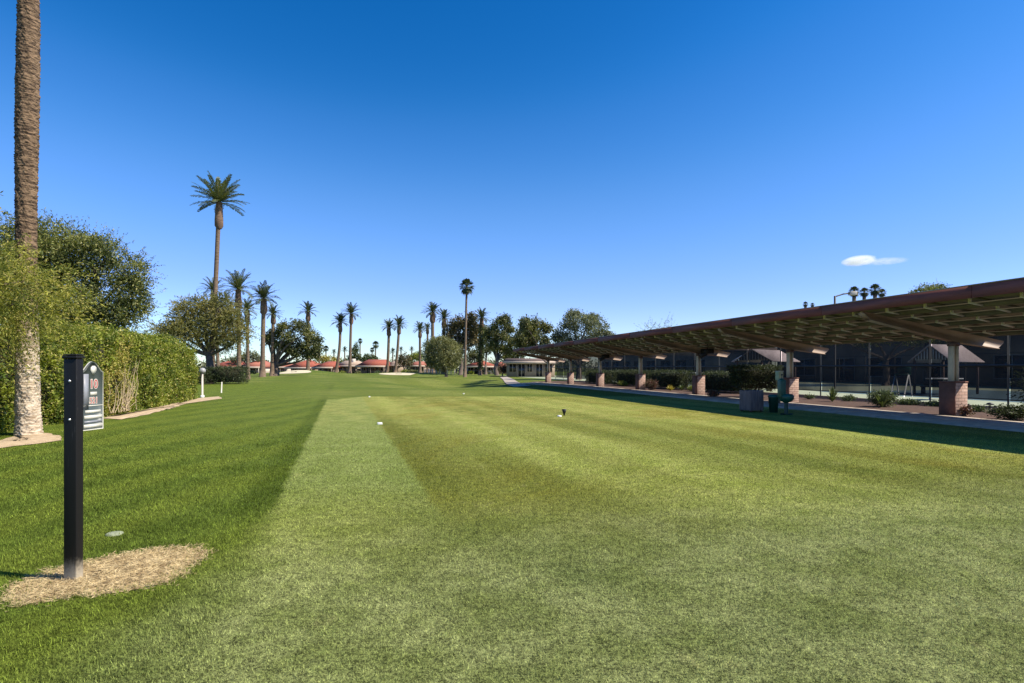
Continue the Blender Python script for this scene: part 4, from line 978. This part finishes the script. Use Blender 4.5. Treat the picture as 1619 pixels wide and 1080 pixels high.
# a loose belt of distant planting behind the houses
def belt():
    rng=np.random.default_rng(77); mb=MB(); bl=[]
    x=200.
    while x<1000:
        D=rng.uniform(215,260); w=rng.uniform(6,14); h=rng.uniform(3,9); bl.append((px(x,D),D,h*D/F*.4+1,w*D/F,w*D/F*.6,h*D/F+1.2)); x+=rng.uniform(7,18)
    blobleaves(mb,bl,.45,1.0,.6,rng,9,.7,.5); tag(mb.build('distant_trees',L_BROAD),'far belt of low grey green planting on the horizon behind the houses','distant trees',kind='stuff')
belt()

# ------------------------------------------------------------- houses
def house(label,x0,x1,D,yr,ye,yb,roof,wall,style,wins=3,seed=0,ridge=.5,chim=False):
    X0,X1=px(x0,D),px(x1,D); w=X1-X0; ze=pz(ye,D); zr=pz(yr,D); cx=(X0+X1)/2
    T=thing('ranch_house',label,'house',(cx,D,0)); h=w/2; dep=9.0; rng=np.random.default_rng(seed); ov=.8; pd=2.4 if style=='patio' else 0
    mb=MB(); mb.box(-h+.3,h-.3,0,dep,-.3,ze); mb.build('wall',wall,T)
    mb=MB(); rl=h*min(1.4,ridge*1.7); V=[(-h-ov*.3,-ov-pd,ze),(h+ov*.3,-ov-pd,ze),(h+ov*.3,dep+ov,ze),(-h-ov*.3,dep+ov,ze),(-h+rl*.7,dep/2,zr),(h-rl*.7,dep/2,zr)]
    V=[(a,b,c+.005) for a,b,c in V]; mb.add(V,[(0,1,5,4),(1,2,5,5),(2,3,4,5),(3,0,4,4),(0,3,2,1)]); r=mb.build('roof',roof,T)
    mb=MB(); mb.box(-h-ov*.3-.03,h+ov*.3+.03,-ov-pd-.06,-ov-pd-.01,ze-.38,ze+.05); mb.build('fascia',M_HFASC,r)
    if chim:
        mb=MB(); mb.box(h*.1,h*.1+.9,dep*.3,dep*.3+.8,ze,zr+.5); mb.build('chimney',M_HWALL2,r)
    # windows and doors
    step=(w-1.2)/wins
    for i in range(wins):
        a=-h+.6+i*step+step*.12; b=a+step*rng.uniform(.5,.78); door=rng.random()<.45; z0=.05 if door else .9; z1=min(ze-.3,2.15)
        mb=MB(); mb.box(a,b,-.04,-.01,z0,z1); f=mb.build('sliding_door' if door else 'window',M_GLASS,T)
        mb=MB()
        for q in (a-.08,b,(a+b)/2-.04): mb.box(q,q+.08,-.09,-.005,z0-.04,z1+.04)
        mb.box(a-.08,b+.08,-.085,-.003,z1+.041,z1+.12); mb.build('frame',M_HFASC,f)
    if pd:
        n=max(2,int(w/3.6))
        for i in range(n+1):
            q=-h+.2+(w-.4)*i/n; mb=MB(); mb.box(q-.1,q+.1,-ov-pd+.1,-ov-pd+.3,-.2,ze-.02); mb.build('patio_post',wall,T)
    return T
house('red tiled house behind the feathery tree trunk, farthest left',334,382,150,568,580,590,M_TILE,M_HWALL,'patio',4,1,.8)
house('house with a red peaked roof just left of the thick trunked palm',383,418,148,567,580,590,M_TILE2,M_HWALL2,'patio',3,2,.9)
house('house with low faded pink roof behind the thick trunked palm',420,457,155,573,580,590,M_TILE2,M_HWALL2,'plain',3,3,.3)
house('red peaked house behind the right half of the spreading pine',458,500,150,567.5,581,590,M_TILE,M_HWALL,'patio',4,4,1.0)
house('wide house with pale fascia ending at the curving palm',501,531,146,571,580.5,590,M_TILE,M_HWALL,'patio',3,5,.5)
house('tan flat roofed house with a chimney between the curving and straight palms',532,567,150,570,578,590,M_TILE3,M_HWALL,'plain',4,6,.3,True)
house('long bright red roofed house right of the straight tall palm',568,612,148,568,578.5,590,M_TILE,M_HWALL,'patio',5,7,.3)
house('tan two tone house behind the pair of touching palms',613,634,152,570,577,590,M_TILE3,M_HWALL,'plain',2,8,.4)
house('small red roofed house left of the round tree',646,674,150,571,578,590,M_TILE2,M_HWALL,'patio',3,9,.5)
house('red roofed house between the tall fan palm and the ivy clad palm',735,785,138,569,579,590,M_TILE,M_HWALL2,'patio',4,10,.8)
house('low brick coloured house beside the dark reddish shrub',786,800,145,572,580,590,M_TILE,M_HWALL,'plain',2,12,.4)
house('low beige grey building with dark openings behind the far end of the carport',798,880,94,566,571.5,592,M_DROOF,M_HWALL,'plain',5,13,.04)
# garden shrubs in front of the houses
rng=np.random.default_rng(90)
sh=[(462,588,3),(526,588,4),(541,588,5),(567,589,4),(598,589,4),(618,589,5),(640,588,6),(652,588,6),(660,589,5),(690,590,4),(745,589,5),(770,589,4),(782,589,5),(400,589,4),(443,588,3)]
what=['left of the sand bunker','under the curving palm','between curving and straight palms','before the long red roof','at the long red roofed house patio','under the pair of touching palms','below the dark garden tree','left of the fence posts','beside the fence posts','right of the round tree trunk','right of the tall fan palm','below the ivy clad palm','right of the ivy clad palm','left of the thick trunked palm','right of the slim palm']
for i,(x,y,h) in enumerate(sh):
    D=135; m=[L_SHRUB,L_BOX,L_HEDGE,L_ROUND][i%4]
    shrub('garden_shrub','low garden shrub in front of the far houses '+what[i],'shrub',px(x,D),D,h*2.2*D/F,1.4,h*D/F*1.1,m,200+i,.3,9,False,group='shrubs in front of the far houses',per=6,spread=.12)
# pale stub fence right of centre
T=thing('garden_fence','short pale garden fence at the left foot of the round tree','fence',(px(672,120),120,0))
for k in range(9): mb=MB(); mb.box(k*.8-.08,k*.8+.08,-.08,.08,-.1,1.3); mb.build('post',M_HWALL2,T)
mb=MB(); mb.box(-.1,6.5,.09,.13,.5,.6); mb.box(-.1,6.5,.09,.13,1.0,1.1); mb.build('rail',M_HWALL,T)

# ------------------------------------------------------------- planting beside the carport
shrub('topiary_bush','flat topped dark clipped bush flaring above grey stems behind the slatted bin','bush',px(1192,28),28.0,2.35,1.5,pz(579,28),L_BOX,301,.06,150,True,z0=.42,flat='flare',per=6,spread=.045)
for i,(u,v,l,h) in enumerate([(40.5,-2.9,5.2,1.3),(47.0,-3.0,5.0,1.3),(53.8,-3.1,5.2,1.25),(34.2,-3.2,4.5,1.25)]):
    X,Y=uv(u,v); T=shrub('clipped_hedge_box',['dark clipped hedge behind the pedestal with the floodlight, second from the near end','dark clipped hedge in the middle of the row under the carport','dark clipped hedge at the far end of the carport bed','nearest dark clipped hedge in the row beside the far columns'][i],'hedge',X,Y,l,1.1,h,L_BOX,310+i,.07,80,False,flat=True,per=6,spread=.06,group='clipped hedges beside the far carport columns'); T.rotation_euler=(0,0,RZ)
def bed(kind,x,y,w,h,label,seed,m=None):
    X,Y=gp(x,y); k=Y/F
    if kind=='agave': agave('spiky_plant',label,X,Y,w*k/2,h*k,m or L_SHRUB,seed,60)
    else: shrub('low_shrub',label,'shrub',X,Y,w*k,w*k*.8,h*k,m or L_SHRUB,seed,.06,240,True,per=7,spread=.04,shell=.3)
bed('agave',1316,636,30,24,'spiky green plant in the bed right of the ball washer pedestal',401)
bed('shrub',1396,644,42,27,'rounded spiky shrub in the mulch left of the nearest pedestal',402)
bed('agave',1394,645,48,26,'grassy tuft around the rounded shrub left of the nearest pedestal',403)
bed('shrub',1342,635,22,9,'small low shrub just right of the spiky plant',404)
bed('shrub',1438,641,34,8,'low green ground shrub beneath the fence left of the nearest pedestal',405)
bed('shrub',1280,632,14,7,'tiny green shrub right beside the second pedestal',406)
bed('shrub',1600,665,56,24,'dark dense shrub in the bed at the right edge',407,L_BOX)
bed('shrub',1524,659,20,18,'reddish shrub at the foot of the nearest brick pedestal',408,L_REDS)
bed('shrub',1545,652,26,9,'low green plant behind the reddish shrub at the nearest pedestal',409)
bed('shrub',1480,643,30,7,'low plants just left of the nearest pedestal',410)
bed('shrub',1030,617,20,17,'dark reddish shrub right of the pedestal under the floodlight',411,L_REDS)
bed('agave',1060,618,20,9,'pale spiky plant between the third and fourth brick pedestals',412,L_HEDGEY)
bed('agave',1078,618,20,10,'green spiky plant between the third and fourth brick pedestals',413)
bed('shrub',1096,620,16,10,'small yellowish shrub left of the third brick pedestal',414,L_HEDGE)
bed('shrub',1128,628,18,8,'small reddish shrub right of the third brick pedestal',415,L_REDS)
bed('shrub',985,611,16,8,'small shrub at the bed edge between far pedestals',416,L_HEDGE)
rngs=np.random.default_rng(1)
T=thing('leafy_shrub','tall loose leafy shrub entering at the right edge of the photo','shrub',(px(1632,21),21.0,0)); mb=MB(); sprays(mb,[(0,0,1.0,.45,.4,.6),(-.1,0,.6,.35,.35,.4)],26,.09,.4,np.random.default_rng(2),.35,10,.4); mb.build('foliage',L_SHRUB,T); mb=MB(); branches(mb,(0,0,-.05),[(-.3,0,1.2),(.2,.1,1.4),(0,-.2,1.0)],.03,np.random.default_rng(3)); mb.build('stems',M_BARK,T)
# trees behind the clubhouse that show as lace above the screens
crowntree('broadleaf_tree','leafy tree behind the courts glimpsed under the carport roof left of the nearest column',1400,47,592,[(1370,530,40,16),(1430,532,36,16),(1330,532,30,12),(1480,530,30,14)],L_DKTREE,81,7,.2,.5,per=8,spread=.2,trunk=(.25,.6))
crowntree('broadleaf_tree','leafy tree behind the courts glimpsed under the carport roof right of the nearest column',1580,46,592,[(1560,528,36,16),(1600,525,36,18),(1530,532,22,12)],L_DKTREE,82,7,.2,.5,per=8,spread=.2,trunk=(.25,.6))

# ------------------------------------------------------------- cloud
def cloud():
    D=1500; c=(px(1383,D),D,pz(413,D)); k=D/F
    bpy.ops.mesh.primitive_cube_add(size=2); o=bpy.context.object; o.name='cloud'; o.location=c; o.scale=(56*k,30*k,13*k)
    t=NT('cloud_vapour'); t.n.remove(t.b); v=t.new('ShaderNodeVolumePrincipled'); co=t.obj(); sp=t.new('ShaderNodeSeparateXYZ'); t.l(co,sp.inputs[0])
    M=t.math
    def ell(cx,cz,rx,rz): 
        a=M('DIVIDE',M('SUBTRACT',sp.outputs[0],cx),rx); b=M('DIVIDE',M('SUBTRACT',sp.outputs[2],cz),rz); y=sp.outputs[1]
        return M('SUBTRACT',1.0,M('ADD',M('ADD',M('MULTIPLY',a,a),M('MULTIPLY',b,b)),M('MULTIPLY',y,y)),clamp=True)
    d=M('ADD',M('MULTIPLY',ell(-.45,.05,.42,.6),1.0),M('MULTIPLY',ell(.25,-.02,.68,.33),.22))
    n=t.noise(t.scale(co,(2.5,2,1.6)),1.6,5,.6); d=M('MULTIPLY',d,M('MULTIPLY',t.ramp(n,.30,.62),.10))
    t.l(d,v.inputs['Density']); v.inputs['Color'].default_value=(1,1,1,1); t.l(v.outputs[0],t.out.inputs['Volume'])
    o.data.materials.append(t.m); tag(o,'small white wispy cloud above the carport roof in the clear sky','cloud',kind='stuff')
cloud()

# ------------------------------------------------------------- light, sky, camera
sd=Vector((.937,-.23,1.0)).normalized(); el=math.asin(sd.z); az=math.atan2(sd.x,sd.y)
L=bpy.data.lights.new('sun','SUN'); L.energy=4.15; L.angle=math.radians(.53); L.color=(1,.93,.82)
so=bpy.data.objects.new('sun',L); COL.objects.link(so); so.rotation_euler=sd.to_track_quat('Z','Y').to_euler()
w=bpy.data.worlds.new('World'); SC.world=w; w.use_nodes=True; nt=w.node_tree; bg=nt.nodes['Background']
sk=nt.nodes.new('ShaderNodeTexSky'); sk.sky_type='NISHITA'; sk.sun_disc=False; sk.sun_elevation=el; sk.sun_rotation=az
sk.air_density=1.0; sk.dust_density=.1; sk.ozone_density=3.0; sk.altitude=100
hs=nt.nodes.new('ShaderNodeHueSaturation'); hs.inputs['Saturation'].default_value=1.30; hs.inputs['Value'].default_value=1.0
nt.links.new(sk.outputs[0],hs.inputs['Color']); mxs=nt.nodes.new('ShaderNodeMix'); mxs.data_type='RGBA'; mxs.blend_type='MULTIPLY'; mxs.inputs[0].default_value=1; mxs.inputs[7].default_value=(.94,.95,1.14,1)
nt.links.new(hs.outputs[0],mxs.inputs[6])
def vm(op,a,v):
    n=nt.nodes.new('ShaderNodeVectorMath'); n.operation=op; nt.links.new(a,n.inputs[0]); n.inputs[1].default_value=(v,v,v); return n.outputs[0]
cv=nt.nodes.new('ShaderNodeRGBCurve'); nt.links.new(vm('MULTIPLY',mxs.outputs[2],.18),cv.inputs['Color'])
for ch,pts in ((0,[(0,0),(.051,.0097),(.076,.045),(.141,.144),(.445,.407),(1,.80)]),(1,[(0,0),(.212,.156),(.27,.235),(.402,.392),(.79,.665),(1,.86)]),(2,[(0,0),(.651,.533),(.776,.701),(.982,.939),(1,.96)])):
    c=cv.mapping.curves[ch]
    c.points[0].location=pts[0]; c.points[1].location=pts[-1]
    for p in pts[1:-1]: c.points.new(*p)
cv.mapping.update()
nt.links.new(vm('MULTIPLY',cv.outputs[0],1/.18),bg.inputs[0]); bg.inputs[1].default_value=.09
cam=bpy.data.cameras.new('camera'); co=bpy.data.objects.new('camera',cam); COL.objects.link(co); SC.camera=co
co.location=(0,0,CAMH); co.rotation_euler=(math.radians(90),0,0); cam.sensor_width=36; cam.lens=F/1619*36; cam.shift_y=(HZ-540)/1619; cam.clip_end=6000; cam.clip_start=.05
SC.cycles.volume_bounces=6
SC.view_settings.view_transform='Standard'; SC.view_settings.look='None'; SC.view_settings.exposure=1.0; SC.view_settings.gamma=1
